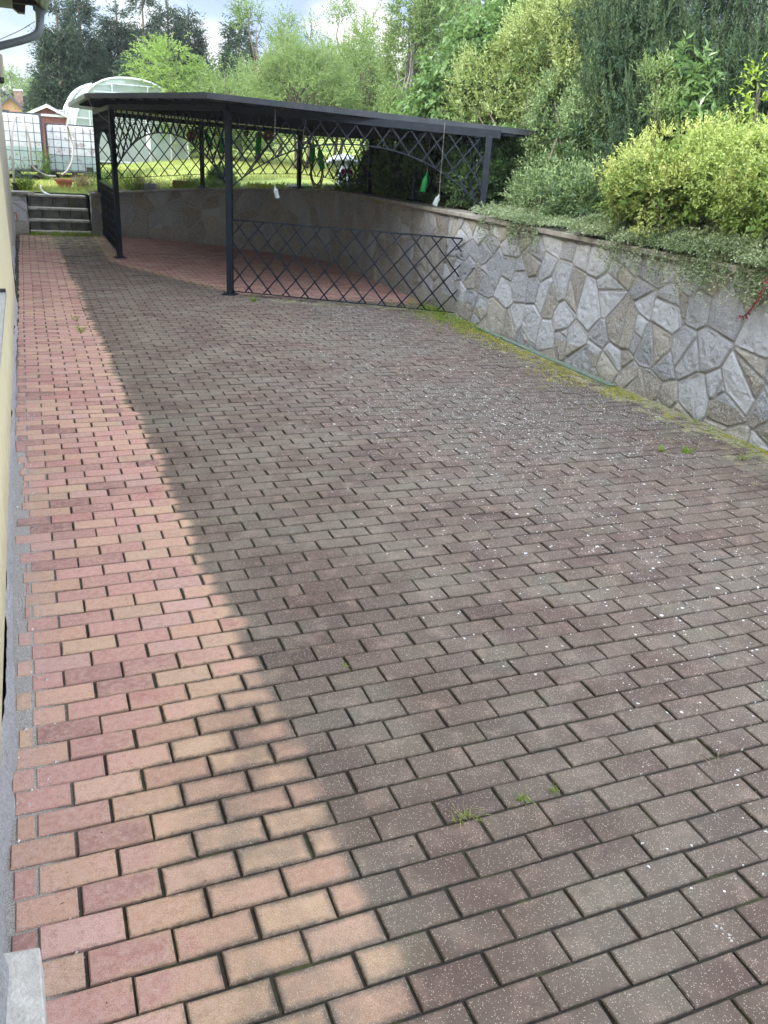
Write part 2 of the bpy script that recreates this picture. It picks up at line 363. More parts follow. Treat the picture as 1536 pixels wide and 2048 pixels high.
def wpt(s):
    x = np.interp(s, WS, WP[:, 0]); y = np.interp(s, WS, WP[:, 1])
    x2 = np.interp(np.clip(s+.06, 0, WL), WS, WP[:, 0]); y2 = np.interp(np.clip(s+.06, 0, WL), WS, WP[:, 1])
    x1 = np.interp(np.clip(s-.06, 0, WL), WS, WP[:, 0]); y1 = np.interp(np.clip(s-.06, 0, WL), WS, WP[:, 1])
    tx, ty = x2-x1, y2-y1; l = np.hypot(tx, ty)+1e-9
    return x, y, ty/l, -tx/l      # point and outward normal (away from the drive)
sK = np.array([WS[14*i] for i in range(len(K))])
capz = lambda s: np.interp(s, sK, [1.18, 1.18, 1.18, 1.18, 1.175, 1.18, 1.175, 1.165, 1.14, 1.11, 1.06, .985, .90, .80, .75])

# ground sheets ------------------------------------------------------------------------
def sheet(name, x0, x1, y0, y1, nx, ny, zf, mat, kind='structure', attrs=None, smooth=True):
    X, Y = np.meshgrid(np.linspace(x0, x1, nx+1), np.linspace(y0, y1, ny+1)); X = X.ravel(); Y = Y.ravel()
    Z = zf(X, Y); i = np.arange(nx*ny); r_ = i//nx; c = i % nx; a = r_*(nx+1)+c
    q = np.stack([a, a+1, a+nx+2, a+nx+1], 1)
    o = link(name, mesh(name, np.stack([X, Y, Z], 1), None, mat, quads=q, smooth=smooth, attrs={k: f(X, Y) for k, f in (attrs or {}).items()}))
    return tag(o, kind=kind)
sheet('ground', -385, 385, -190, 385, 8, 8, lambda x, y: x*0-.12, M['far'])

def drip(y): return np.interp(y, [-1, 0, 1, 2.4, 5.6, 12.4, 16], [.80, .78, .755, .735, .675, .57, .52])
# plan of the carport roof shelter (clean pavers below)
RP = np.array([(2.12, 9.0), (5.65, 7.75), (6.0, 12.9), (5.0, 14.3), (3.4, 15.7), (1.9, 16.5), (1.0, 16.1), (1.05, 12.3)])
def inpoly_sd(x, y, P):
    d = np.full(np.shape(x), 1e9)
    for i in range(len(P)):
        a, b = P[i], P[(i+1) % len(P)]; n = np.array([-(b-a)[1], (b-a)[0]]); n = n/np.hypot(*n)
        d = np.minimum(d, (x-a[0])*n[0] + (y-a[1])*n[1])
    return d       # positive inside
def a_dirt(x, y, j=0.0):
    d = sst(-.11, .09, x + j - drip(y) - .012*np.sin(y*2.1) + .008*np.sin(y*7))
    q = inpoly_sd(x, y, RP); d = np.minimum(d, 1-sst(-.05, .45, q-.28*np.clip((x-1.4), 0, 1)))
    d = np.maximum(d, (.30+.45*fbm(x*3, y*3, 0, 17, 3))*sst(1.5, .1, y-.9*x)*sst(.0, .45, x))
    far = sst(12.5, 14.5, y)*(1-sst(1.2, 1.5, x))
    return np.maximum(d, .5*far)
def wall_d(x, y): return 4.85 - x
def a_moss(x, y):
    m = 1.05*np.exp(-np.clip(4.85-x, 0, 9)/(.22+.35*fbm(y*1.1, y*0, 0, 3, 3)))*sst(9.6, 8.2, y)
    m = np.maximum(m, .62*np.exp(-((y - (9.1-.42*(x-2.4)))/.28)**2)*sst(2.3, 3.2, x))
    m = np.maximum(m, .58*sst(12.0, 14.6, y)*sst(1.6, 1.2, x)*sst(.0, .5, x))
    m = np.maximum(m, .75*np.exp(-((x-1.3)/.16)**2)*sst(12.2, 13, y))
    return m
def a_sand(x, y):
    e = .035+.05*fbm(x*0+3, y*2.1, 0, 9, 3)*sst(.2, .6, y)
    return sst(e+.06, e-.02, x)*sst(8, 4, y)
def in_drive(x, y):
    # inside the courtyard (left of wall path)
    c = (x < 4.83) & (y < 15.9)
    px = np.interp(y, WP[::-1, 1][np.argsort(WP[::-1, 1])], WP[::-1, 0][np.argsort(WP[::-1, 1])])
    return c & (x < px+.05)
# joint bed
sheet('paving_bed', -.22, 4.95, -3, 16.0, 104, 380, lambda x, y: -.0085 + .0055*a_sand(x, y) + .004*a_moss(x, y)*fbm(x*20, y*20, 0, 3, 2), M['joint'], attrs={'moss': a_moss, 'sand': a_sand})
bpy.data.objects['paving_bed']['kind'] = 'structure'

def pavers():
    kx, ky = .2, .10091; g = .0040; ch = .0034
    rows = np.arange(int(-2.2/ky), int(15.95/ky)+1); V = []; Q = []; base = []; rnd = []; edge = []; jit = []; n0 = 0
    pal = np.array([(.41, .225, .188), (.40, .215, .180), (.42, .245, .195), (.34, .165, .142), (.41, .28, .195), (.25, .13, .115), (.43, .265, .225), (.31, .17, .145)])
    pw = np.array([.2, .18, .14, .13, .13, .07, .08, .07]); pw /= pw.sum()
    nu, nv = 4, 2
    us = np.linspace(0, 1, nu+1); vs = np.linspace(0, 1, nv+1)
    # template for a 2-layer brick: top grid (inset by chamfer) + rim + skirt
    for r_ in rows:
        off = .1 if r_ % 2 == 0 else .2
        yy0 = r_*ky; yq = r_*ky; ed = -.068 + (.055*abs(math.sin(r_*1.7)) if 1.0 < yq < 3.8 else .012*abs(math.sin(r_*2.3)))
        x = off - .4
        while x < 4.95:
            xa, xb = x, x+kx; x += kx
            if xb < -.03: continue
            xa = max(xa, ed + random.uniform(-.006, .010)); w = xb-xa
            if w < .018: continue
            cx = (xa+xb)/2; cy = yy0+ky/2
            if cy > 12.3 and not in_drive(np.array([xa]), np.array([cy]))[0]: continue
            if xb > 4.93: xb = 4.93
            x0, x1, y0, y1 = xa+g*random.uniform(.7, 1.3), xb-g*random.uniform(.7, 1.3), yy0+g*random.uniform(.7, 1.3), yy0+ky-g*random.uniform(.7, 1.3)
            if x1-x0 < .010: continue
            tz = random.gauss(0, .0014); sx = random.gauss(0, .010); sy = random.gauss(0, .016); jx = random.gauss(0, .0011); jy = random.gauss(0, .0009); x0 += jx; x1 += jx; y0 += jy; y1 += jy
            X, Y = np.meshgrid(x0+ch+(x1-x0-2*ch)*us, y0+ch+(y1-y0-2*ch)*vs)
            X = X.ravel(); Y = Y.ravel(); Z = tz+(X-cx)*sx+(Y-cy)*sy
            top = np.stack([X, Y, Z], 1)
            ring = [i for i in range(nu+1)] + [(nu+1)*j+nu for j in range(1, nv+1)] + [(nu+1)*nv+i for i in range(nu-1, -1, -1)] + [(nu+1)*j for j in range(nv-1, 0, -1)]
            rg = top[ring].copy()
            ox = np.where(rg[:, 0] < x0+ch+1e-6, -ch, np.where(rg[:, 0] > x1-ch-1e-6, ch, 0)); oy = np.where(rg[:, 1] < y0+ch+1e-6, -ch, np.where(rg[:, 1] > y1-ch-1e-6, ch, 0))
            rim = rg + np.stack([ox, oy, np.full(len(ox), -ch)], 1); sk = rim.copy(); sk[:, 2] = -.03
            V.append(top); V.append(rim); V.append(sk)
            nT = len(top); nR = len(ring)
            for j in range(nv):
                for i in range(nu):
                    a = n0 + j*(nu+1)+i; Q.append((a, a+1, a+nu+2, a+nu+1))
            for k in range(nR):
                k2 = (k+1) % nR
                Q.append((n0+ring[k2], n0+ring[k], n0+nT+k, n0+nT+k2)); Q.append((n0+nT+k2, n0+nT+k, n0+nT+nR+k, n0+nT+nR+k2))
            n = nT+2*nR; n0 += n; AL = np.concatenate([top, rim, sk]); edge.append(np.stack([(AL[:, 0]-x0)*5, (AL[:, 1]-y0)*5, np.full(n, (x1-x0)*5)], 1))
            c = pal[rng.choice(len(pal), p=pw)]*rng.uniform(.88, 1.12)
            if xa < drip(cy) and rng.random() < .3: c = .5*c + .5*np.array((.52, .35, .22))
            jit.append(np.full(n, np.clip(rng.normal()*.014, -.04, .04))); base.append(np.tile(c, (n, 1))); rnd.append(np.full(n, rng.random()))
    V = np.concatenate(V); base = np.concatenate(base); rnd = np.concatenate(rnd)
    wq = V.copy(); V[:, 0] += .012*(vn(wq[:, 0]*.8, wq[:, 1]*.8, 0, 71)-.5); V[:, 1] += .014*(vn(wq[:, 0]*.7, wq[:, 1]*.9, 0, 72)-.5); V[:, 2] += .006*(vn(wq[:, 0]*1.1, wq[:, 1]*1.1, 0, 73)-.5)*(V[:, 2] > -.02)
    lich = 0.17 + .42*fbm(V[:, 0]*.9, V[:, 1]*.55, 0, 21, 3) + .15*sst(.9, 3.5, V[:, 0]) - .25*sst(1.7, .9, V[:, 0]); lich += .20*sst(1.6, 4.5, V[:, 1])*sst(1.2, 2.8, V[:, 0]) - .35*(V[:, 1] > 9.5)
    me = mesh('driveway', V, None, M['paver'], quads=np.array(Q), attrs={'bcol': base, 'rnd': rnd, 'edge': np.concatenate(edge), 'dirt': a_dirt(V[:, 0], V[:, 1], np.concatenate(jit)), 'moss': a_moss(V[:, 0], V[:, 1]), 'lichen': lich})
    tag(link('driveway', me), kind='structure')
pavers()

# terrain outside the retaining wall -----------------------------------------------------
def terrain():
    s = np.linspace(0, WL, 110); x, y, nx, ny = wpt(s); x = x+nx*.14; y = y+ny*.14
    px = list(x) + [1.24, 1.22, .9, .5, .15, .13] + [0, -.5, -1.5, -4, -9, -20, -45]
    py = list(y) + [16.3, 16.78, 16.78, 16.78, 16.78, 16.3] + [16.05]*7
    N = len(px); ang = np.zeros(N)
    k0 = int(np.argmin(np.abs(np.array(px[:110])-4.86) + np.abs(np.array(py[:110])-11))); 
    ang[:k0] = 0; ang[k0:110] = np.linspace(0, math.pi/2, 110-k0); ang[110:116] = math.pi/2; ang[116:] = math.pi/2+np.linspace(0, .35, N-116)
    ang[:k0] = np.linspace(-.55, 0, k0)*np.linspace(1, 0, k0)
    offs = np.array([0, .25, .5, .8, 1.2, 1.7, 2.3, 3, 4, 5, 6.5, 8, 10, 13, 17, 22, 30, 42, 60, 90, 130, 190])
    V = []
    for i in range(N):
        X = px[i]+np.cos(ang[i])*offs; Y = py[i]+np.sin(ang[i])*offs; Z = T(X, Y)
        if i < 110: Z[0] = capz(s[i])-.02; Z[1] = (Z[1]+capz(s[i])-.02)/2
        elif i < 116: Z[0] = .68
        far = offs > 60
        Z = np.where(far, Z + (offs-60)*.02, Z)
        V.append(np.stack([X, Y, Z], 1))
    V = np.concatenate(V); m = len(offs)
    i = np.arange((N-1)*(m-1)); a = (i//(m-1))*m + i % (m-1); q = np.stack([a, a+1, a+m+1, a+m], 1)
    t = NT('lawn_turf'); p = t.pos(); n = t.noise(p, 1.3, 4, .6); n2 = t.noise(p, 30, 4, .7); bed = t.attr('bed')
    g = t.mix(t.ss(n, .35, .65), (.13, .20, .028, 1), (.22, .29, .05, 1)); g = t.mix(t.ss(n2, .4, .75), g, (.25, .27, .09, 1))
    so_ = t.mix(n2, (.025, .02, .012, 1), (.085, .065, .04, 1))
    mat = t.fin(t.pr(t.mix(bed, g, so_), .9, t.bump(n2, .8, .04)))
    X, Y = V[:, 0], V[:, 1]
    bedv = np.maximum(sst(5.0, 5.2, X)*sst(16+.2*X, 13, Y), 0)
    # flower bed strip along the curved part of the wall
    dist = np.min(np.hypot(X[:, None]-WP[None, ::3, 0], Y[:, None]-WP[None, ::3, 1]), axis=1)
    bedv = np.maximum(bedv, sst(1.35, 1.0, dist)*(X > 1.25))
    tag(link('lawn', mesh('lawn', V, None, mat, quads=q, smooth=True, attrs={'bed': bedv})), kind='structure')
terrain()
# far hills
def hills():
    th = np.linspace(-1.2, 2.3, 90); V = []; n = 0
    for j, (D, h0, amp) in enumerate(((300, 0, 0), (318, 4, 3), (336, 12, 5), (352, 19, 6), (372, 12, 3))):
        z = h0*.62 + amp*(fbm(th*3+j*.1, th*0, 0, 33, 4)-.35)*.8
        V.append(np.stack([CAM.x+np.sin(th)*D, CAM.y+np.cos(th)*D, z], 1))
    V = np.concatenate(V); m = 90; Q = [(j*m+i, j*m+i+1, (j+1)*m+i+1, (j+1)*m+i) for j in range(4) for i in range(m-1)]
    tag(link('hills', mesh('hills', V, None, M['hill'], quads=np.array(Q), smooth=True)), kind='structure')
hills()

# ------------------------------------------------------------------ rubble stone wall
def power_cells(P, seeds, w, split, k=10):
    n = len(P); e = np.empty(n); cid = np.empty(n, int); CH = 6000
    for a in range(0, n, CH):
        q = P[a:a+CH]; f = (q[:, None, 0]-seeds[None, :, 0])**2 + (q[:, None, 1]-seeds[None, :, 1])**2 - w[None]
        idx = np.argpartition(f, k, axis=1)[:, :k]; fk = np.take_along_axis(f, idx, 1)
        o = np.argmin(fk, 1); i0 = idx[np.arange(len(q)), o]; f0 = fk[np.arange(len(q)), o]
        ds = np.hypot(seeds[idx, 0]-seeds[i0, 0][:, None], seeds[idx, 1]-seeds[i0, 1][:, None]); ds[ds < 1e-9] = 1e9
        d = (fk-f0[:, None])/(2*ds); d[np.arange(len(q)), o] = 9
        e[a:a+CH] = d.min(1); cid[a:a+CH] = i0
    sp = split[cid]; has = sp[:, 2] > 0
    c, s_ = np.cos(sp[:, 0]), np.sin(sp[:, 0])
    dl = (P[:, 0]-seeds[cid, 0])*c + (P[:, 1]-seeds[cid, 1])*s_ - sp[:, 1]
    e = np.where(has, np.minimum(e, np.abs(dl)), e); cid = np.where(has & (dl > 0), cid+len(seeds), cid)
    return e, cid
def rubble(name, s0, s1, ds, z_top, ptf, seed, parent=None, cell=(.27, .285), reverse=False, rough=1.0, tanp=.24, tmax=1.0):
    """heightfield rubble face along a plan path; z from -0.03 to z_top(s)"""
    rg = np.random.default_rng(seed)
    ns = int((s1-s0)/ds)+1; sv = np.linspace(s0, s1, ns); nz = int(1.2/ds)+1; tv = np.linspace(0, 1, nz)
    Sg, Tg = np.meshgrid(sv, tv); Sg = Sg.ravel(); Tg = Tg.ravel(); zt = z_top(Sg); Zg = -.03 + Tg*(zt+.03)
    cs, cz = cell
    gx = np.arange(s0-cs, s1+cs, cs); gz = np.arange(-cz*.4, 1.4, cz)
    A, B = np.meshgrid(gx, gz); A = A+(np.arange(len(gz)) % 2)[:, None]*cs*.5; seeds = np.stack([A.ravel(), B.ravel()], 1)
    seeds += rg.uniform(-.52, .52, seeds.shape)*[cs, cz]
    w = rg.uniform(-.016, .022, len(seeds))
    split = np.stack([rg.uniform(-1.5, 1.5, len(seeds)), rg.uniform(-.03, .03, len(seeds)), (rg.random(len(seeds)) < .42)*1.0], 1)
    ws = Sg + .012*(fbm(Sg*7, Zg*7, 0, seed, 2)-.5); wz = Zg + .012*(fbm(Sg*7, Zg*7, 5, seed+3, 2)-.5)
    e, cid = power_cells(np.stack([ws, wz], 1), seeds, w, split)
    hw = .0080
    m = 1-sst(hw-.003, hw+.004, e)
    ids = cid; tone = _h(ids, ids*0+3, ids*0, seed)*tmax+(.22 if tmax > .9 else 0)*(1-_h(ids, ids*0+3, ids*0, seed)); bul = _h(ids, ids*0+11, ids*0, seed); tl = _h(ids, ids*0+17, ids*0, seed)
    tan = (_h(ids, ids*0+29, ids*0, seed) < tanp + .5*(Zg < .2))*1.0
    h = sst(hw, hw+.007, e)*.015 + sst(hw, .10, e)*(.002+.008*bul)
    rk = (fbm(Sg*9+tl*40, Zg*9, tone*9, seed+1, 2)-.5)*.016 + np.clip(fbm(Sg*26+bul*30, Zg*26, tone*5, seed+2, 4)-.5, -.12, .08)*.036 + (rg.random(len(Sg))-.5)*.0022
    rid = np.abs(fbm(Sg*16+bul*9, Zg*16+bul*20, 3, seed+4, 3)-.5)*.010
    h = h + (rk - rid)*sst(hw, hw+.03, e)*rough
    h = np.where(m > .5, .004, h); h += -.003*sst(hw-.006, hw, e)*(m > .3)
    sc_ = seeds[ids % len(seeds)]; tx_ = _h(ids, ids*0+41, ids*0, seed)-.5; tz_ = _h(ids, ids*0+47, ids*0, seed)-.5
    h = h + np.clip((Sg-sc_[:, 0])*tx_*.16 + (Zg-sc_[:, 1])*tz_*.16, -.010, .010)*sst(hw, hw+.02, e)*(m < .5)
    x, y, nx, ny = ptf(Sg); bat = .03*(1-Tg)
    V = np.stack([x-nx*(h+bat-.03), y-ny*(h+bat-.03), Zg], 1)
    i = np.arange((ns-1)*(nz-1)); a = (i//(ns-1))*ns + i % (ns-1)
    q = np.stack([a, a+1, a+ns+1, a+ns], 1)[:, ::(-1 if reverse else 1)]
    grime = np.clip(.62-Zg*1.6, 0, 1)*.8 + .35*sst(zt-.05, zt, Zg) + .0*y
    return link(name, mesh(name, V, None, M['rubble'], quads=q, smooth=True, attrs={'mortar': m, 'tone': tone, 'tan': tan, 'grime': grime}), parent)

sw = thing('stone_wall', 'long curved retaining wall of grey and tan rubble stone along the driveway', 'wall', (4.85, 6, 0))
s_near = float(np.interp(8.2, WP[:113, 1], WS[:113]))
s_beg = float(np.interp(-2.5, WP[:99, 1], WS[:99])); s_mid = float(np.interp(1.9, WP[:99, 1], WS[:99]))
rubble('stone_face', s_beg, s_mid, .03, capz, wpt, 3, sw)
rubble('stone_face', s_mid, s_near, .0075, capz, wpt, 4, sw)
rubble('stone_face', s_near, WL, .013, capz, wpt, 5, sw, cell=(.30, .28), rough=.9, tanp=.55, tmax=.42)
# core behind the faces and end return beside the steps
def strip(mb, s0, s1, n, o0, o1, z0, z1, gap=0):
    sv = np.linspace(s0, s1, n+1)
    for a, b in zip(sv[:-1], sv[1:]):
        a += gap; b -= gap
        k = max(1, int((b-a)/.12)); ss_ = np.linspace(a, b, k+1); x, y, nx, ny = wpt(ss_); za, zb = z0(ss_), z1(ss_)
        vs = []
        for i in range(k+1):
            vs += [(x[i]+nx[i]*o0, y[i]+ny[i]*o0, za[i]), (x[i]+nx[i]*o1, y[i]+ny[i]*o1, za[i]), (x[i]+nx[i]*o1, y[i]+ny[i]*o1, zb[i]), (x[i]+nx[i]*o0, y[i]+ny[i]*o0, zb[i])]
        fs = [(0, 1, 2, 3), tuple(4*k+j for j in (3, 2, 1, 0))]
        for i in range(k):
            for j in range(4): fs.append((4*i+j, 4*i+4+j, 4*i+4+(j+1) % 4, 4*i+(j+1) % 4))
        mb.add(vs, fs)
mb = MB(); strip(mb, s_beg, WL, 1, .055, .30, lambda s: s*0-.1, lambda s: capz(s)-.046); mb.obj('wall_core', M['coping'], sw)
mb = MB(); strip(mb, s_beg, WL, 19, -.045, .31, lambda s: capz(s)-.045, capz, .002); cp = mb.obj('coping', M['coping'], sw, bevel=.006)
# wall end beside the steps (faces left) and the left flank wall
def seg_pt(a, b, n):
    a = np.array(a); b = np.array(b); Ln = np.hypot(*(b-a)); d = (b-a)/Ln
    return lambda s: (a[0]+d[0]*s, a[1]+d[1]*s, np.full(np.shape(s), float(n[0])), np.full(np.shape(s), float(n[1]))), Ln
f, Ln = seg_pt((1.24, 15.97), (1.26, 16.8), (1, 0)); rubble('stone_face', 0, Ln, .015, lambda s: .705+0*s, f, 6, sw, rough=.6)
fw = thing('flank_wall', 'short grey stone wall with coping left of the garden steps', 'wall', (-.2, 15.75, 0))
f, Ln = seg_pt((-.9, 15.78), (.13, 15.78), (0, 1)); rubble('stone_face', 0, Ln, .013, lambda s: .69+0*s, f, 8, fw, cell=(.32, .24), reverse=True, rough=.6, tanp=.2)
mb = MB(); mb.bbox((-.9, 15.83, -.05), (.10, 16.8, .685)); mb.obj('wall_core', M['coping'], fw)
f, Ln = seg_pt((.13, 15.80), (.13, 16.8), (-1, 0)); rubble('stone_face', 0, Ln, .015, lambda s: .69+0*s, f, 9, fw, reverse=True, rough=.6)
mb = MB(); mb.bbox((-.9, 15.735, .69), (.165, 16.1, .735)); mb.obj('coping', M['coping'], fw, bevel=.006)

# steps
st = thing('stone_steps', 'four mossy stone garden steps between two stone walls', 'steps', (.68, 16.2, 0))
for k, (y, z) in enumerate(((15.86, .065), (16.06, .25), (16.28, .44), (16.52, .655))):
    mb = MB(); mb.bbox((.145, y, z-.04), (1.215-.01*k, y+.30, z)); mb.obj('tread', M['step'], st, bevel=.006)
    mb = MB(); x = .15; y1 = y+.03
    while x < 1.2:
        w = random.uniform(.18, .34); x2 = min(x+w, 1.21)
        zl = 0 if k == 0 else (.065, .25, .44)[k-1]+.002
        mb.bbox((x+.006, y1+random.uniform(0, .012), zl-.02), (x2-.006, y+.26, z-.042)); x = x2
    mb.obj('riser', M['riser'], st, bevel=.008)

# ------------------------------------------------------------------ house on the left
ho = thing('house', 'cream yellow house wall with stone plinth along the left of the driveway', 'house', (-2, 4, 0))
mb = MB(); mb.bbox((-8, -7, .20), (-.065, 8.45, 3.55)); mb.obj('wall', M['plaster'], ho, bevel=.01)
mb = MB(); mb.bbox((-8, 10.4, .285), (-.105, 15.45, 3.55)); mb.bbox((-8, 8.45, .2), (-1.2, 10.4, 3.55)); tag(mb.obj('wall', M['beige'], ho), 'beige far wing wall')
def plinth(x, y0, y1, h, seed):
    ny_, nz_ = int((y1-y0)/.018), 12; Y, Z = np.meshgrid(np.linspace(y0, y1, ny_+1), np.linspace(0, 1, nz_+1)); Y = Y.ravel(); Z = Z.ravel()
    X = x + .010*np.sin(Z*3.1)+ (fbm(Y*6, Z*1.3, 0, seed, 4)-.5)*.05 + (fbm(Y*1.3, Z, 0, seed+5, 2)-.5)*.03
    i = np.arange(ny_*nz_); a = (i//ny_)*(ny_+1)+i % ny_
    return link('plinth', mesh('plinth', np.stack([X, Y, Z*h-.02], 1), None, M['plinth'], quads=np.stack([a, a+1, a+ny_+2, a+ny_+1], 1)[:, ::-1], smooth=True), ho)
plinth(-.072, -3, 8.45, .225, 41); plinth(-.112, 10.4, 15.45, .31, 43)
mb = MB(); mb.bbox((-8, -7, -.1), (-.10, 8.44, .215)); mb.bbox((-8, 10.41, -.1), (-.14, 15.44, .30)); mb.bbox((-8, 8.4, -.1), (-1.25, 10.45, .3)); mb.obj('foundation', M['plinth'], ho)
# small rusty bracket on the beige wing
mb = MB(); mb.tube([(-.10, 15.2, .42), (-.06, 15.2, .41), (-.05, 15.2, .30), (-.075, 15.2, .27)], .012, 6); mb.obj('bracket', M['terracotta'], ho)
# window sill
mb = MB(); mb.bbox((-.30, 2.2, .845), (-.03, 4.22, .853)); mb.bbox((-.033, 2.2, .825), (-.030, 4.22, .845)); mb.obj('window_sill', M['alu'], ho)
mb = MB(); mb.bbox((-.12, 4.22, .822), (-.029, 4.25, .872)); mb.obj('sill_end_cap', M['black'], ho)
# roof and eaves
mb = MB()
prof = [(.62, 3.62), (.62, 3.74), (-4.2, 7.0), (-9.0, 3.74), (-9.0, 3.62), (-4.2, 6.82)]
vs = [(x, y, z) for y in (-7.6, 16.0) for x, z in prof]; n = 6
mb.add(vs, [tuple(range(n)), tuple(range(2*n-1, n-1, -1))] + [(k, n+k, n+(k+1) % n, (k+1) % n) for k in range(n)]); mb.obj('roof', M['tile'], ho)
mb = MB(); mb.add([(-.065, -7, 3.5), (-8, -7, 3.5), (-4.2, -7, 6.7), (-.065, 15.45, 3.5), (-8, 15.45, 3.5), (-4.2, 15.45, 6.7)], [(0, 1, 2), (5, 4, 3), (0, 3, 4, 1), (1, 4, 5, 2), (2, 5, 3, 0)]); mb.obj('gable', M['plaster'], ho)
mb = MB()
for y in np.arange(-7.2, 15.9, .9): mb.box((.22, y, 3.68), (.36, .06, .07), 0)
mb.bbox((-.2, -7.5, 3.575), (.22, 15.75, 3.60)); mb.obj('soffit', M['brownwood'], ho)
# half round gutter and swan neck downpipe
mb = MB(); gp = [(.70+.075*math.cos(a), 3.66+.075*math.sin(a)) for a in np.linspace(math.pi, 2*math.pi, 9)] + [(.70+.068*math.cos(a), 3.66+.068*math.sin(a)) for a in np.linspace(2*math.pi, math.pi, 9)]
n = len(gp); vs = [(x, y, z) for y in (-7.6, 16.05) for x, z in gp]
mb.add(vs, [(k, n+k, n+(k+1) % n, (k+1) % n) for k in range(n)] + [tuple(range(n)), tuple(range(2*n-1, n-1, -1))]); mb.obj('gutter', M['gutter'], ho, smooth=False)
DY = 15.5
def hp(px, py): v = at(px, py, DY+1.42); return Vector((v.x, DY, v.z)) if False else v
mb = MB(); a_ = [hp(80, -14), hp(80, 4), hp(80, 22), hp(80, 26), hp(80, 44), hp(79, 58), hp(74, 68), hp(62, 75), hp(40, 82), hp(0, 92), hp(-22, 98), hp(-30, 106), hp(-32, 125), hp(-32, 420)]
mb.tube(a_, [.115, .115, .11, .075, .065, .062, .062, .062, .062, .062, .062, .062, .062, .062], 14); mb.obj('downpipe', M['gutter'], ho, smooth=True)
mb = MB(); mb.tube([hp(80, 12), hp(80, 15)], .122, 14); mb.obj('pipe_collar', M['gutter'], ho)
mb = MB(); mb.tube([hp(70, 43), hp(38, 62), hp(0, 79), hp(-30, 92)], .006, 5); mb.tube([hp(91, 2), hp(93, 14), hp(88, 27)], .006, 5); mb.obj('wire', M['hose_grey'], ho)
# eaves board corner seen at the top left
mb = MB(); P_ = [hp(-40, -45), hp(-10, -14), hp(6, -2), hp(36, 24), hp(50, 26), hp(51, 8), hp(56, 4), hp(62, 8), hp(62, -45)]
vs = [p_ for p_ in P_] + [p_+Vector((0, .25, 0)) for p_ in P_]; n = len(P_)
mb.add(vs, [tuple(range(n)), tuple(range(2*n-1, n-1, -1))]+[(k, (k+1) % n, n+(k+1) % n, n+k) for k in range(n)]); mb.obj('bargeboard', M['brownwood'], ho)
# wall lamp
c = at(0, 136, 16.0); lp = thing('wall_lamp', 'small cream wall lamp with dark foot below the eaves of the house', 'lamp', c)
mb = MB(); mb.lathe(c, [(.02, .20), (.05, .19), (.055, .15), (.055, -.10), (.05, -.13)], 14); mb.bbox((c.x-.28, c.y-.02, c.z-.03), (c.x-.04, c.y+.02, c.z+.02)); mb.obj('lamp_body', M['beige'], lp, smooth=False)
mb = MB(); mb.lathe(c, [(.045, -.131), (.045, -.19), (.02, -.22)], 12); mb.obj('lamp_foot', M['black'], lp)
# door slab bottom left
V = []
mb = MB(); mb.add([(-.6, -1.2, -.02), (.055, -1.2, -.02), (.012, .075, -.02), (-.6, .155, -.02), (-.6, -1.2, .085), (.055, -1.2, .085), (.012, .075, .085), (-.6, .155, .085)],
                  [(3, 2, 1, 0), (4, 5, 6, 7), (0, 1, 5, 4), (1, 2, 6, 5), (2, 3, 7, 6), (3, 0, 4, 7)])
tag(mb.obj('door_slab', M['slab'], bevel=.004), 'pale worn stone doorstep slab at the bottom left corner of the paving', 'step')

# drain strip at the foot of the stone wall
mb = MB(); mb.box((4.765, 5.75, .008), (.035, 1.28, .008)); tag(mb.obj('drain_cover', simple('mossy_zinc', (.16, .20, .17), .6, .2, 12, .2)), 'grey green metal drain strip along the foot of the stone wall', 'drain')
#@@PART2
# ------------------------------------------------------------------ carport (wrought iron)
def rz(x, y): return 2.42 - .050*x - .012*y          # underside of the roof
cpt = thing('carport', 'dark iron lattice carport with flat sheet roof standing over the curved wall', 'carport', (3, 11.5, 0))
P1, P2, PR = (1.41, 12.74), (2.42, 9.31), (5.03, 7.70)
BK = [PR, (5.06, 9.75), (5.10, 11.6), (4.50, 13.42), (3.10, 14.78), (1.40, 15.78)]
ZB = [1.185, 1.185, 1.17, 1.115, .985, .775]
def post(x, y, z0, foot=True, w=.036, d=(1, 0)):
    z1 = rz(x, y)-.08; mb = MB(); a = math.atan2(d[1], d[0]); mb.box((x, y, (z0+z1)/2), (w, w, (z1-z0)/2), a); mb.obj('post', M['iron'], cpt, bevel=.003)
    if foot:
        mb = MB(); mb.box((x, y, z0+.006), (.085, .085, .006), a)
        for sx in (-1, 1):
            for sy in (-1, 1): mb.lathe((x+sx*.062, y+sy*.062, z0+.01), [(.009, 0), (.009, .012), (.004, .016)], 6)
        mb.obj('base_plate', M['iron'], cpt)
dl = lambda a, b: (b[0]-a[0], b[1]-a[1])
post(*P1, .0, d=dl(P1, P2)); post(*P2, .0, d=dl(P2, PR)); post(*PR, ZB[0], d=dl(P2, PR))
for k in range(1, 6): post(*BK[k], ZB[k], w=.03, d=dl(BK[k-1], BK[k]))
def beam(a, b, z0, z1, w=.03, ext=(0, 0), name='beam'):
    a = Vector((*a, 0)); b = Vector((*b, 0)); d = (b-a).normalized(); a = a-d*ext[0]; b = b+d*ext[1]
    A = (d, Vector((-d.y, d.x, 0)), Vector((0, 0, 1))); mb = MB(); n = Vector((-d.y, d.x, 0))*w
    vs = []
    for p, in ((a,), (b,)):
        t = rz(p.x, p.y)
        vs += [p-n+Vector((0, 0, t+z0)), p+n+Vector((0, 0, t+z0)), p+n+Vector((0, 0, t+z1)), p-n+Vector((0, 0, t+z1))]
    mb.add(vs, [(3, 2, 1, 0), (4, 5, 6, 7), (0, 1, 5, 4), (1, 2, 6, 5), (2, 3, 7, 6), (3, 0, 4, 7)]); mb.obj(name, M['iron'], cpt)
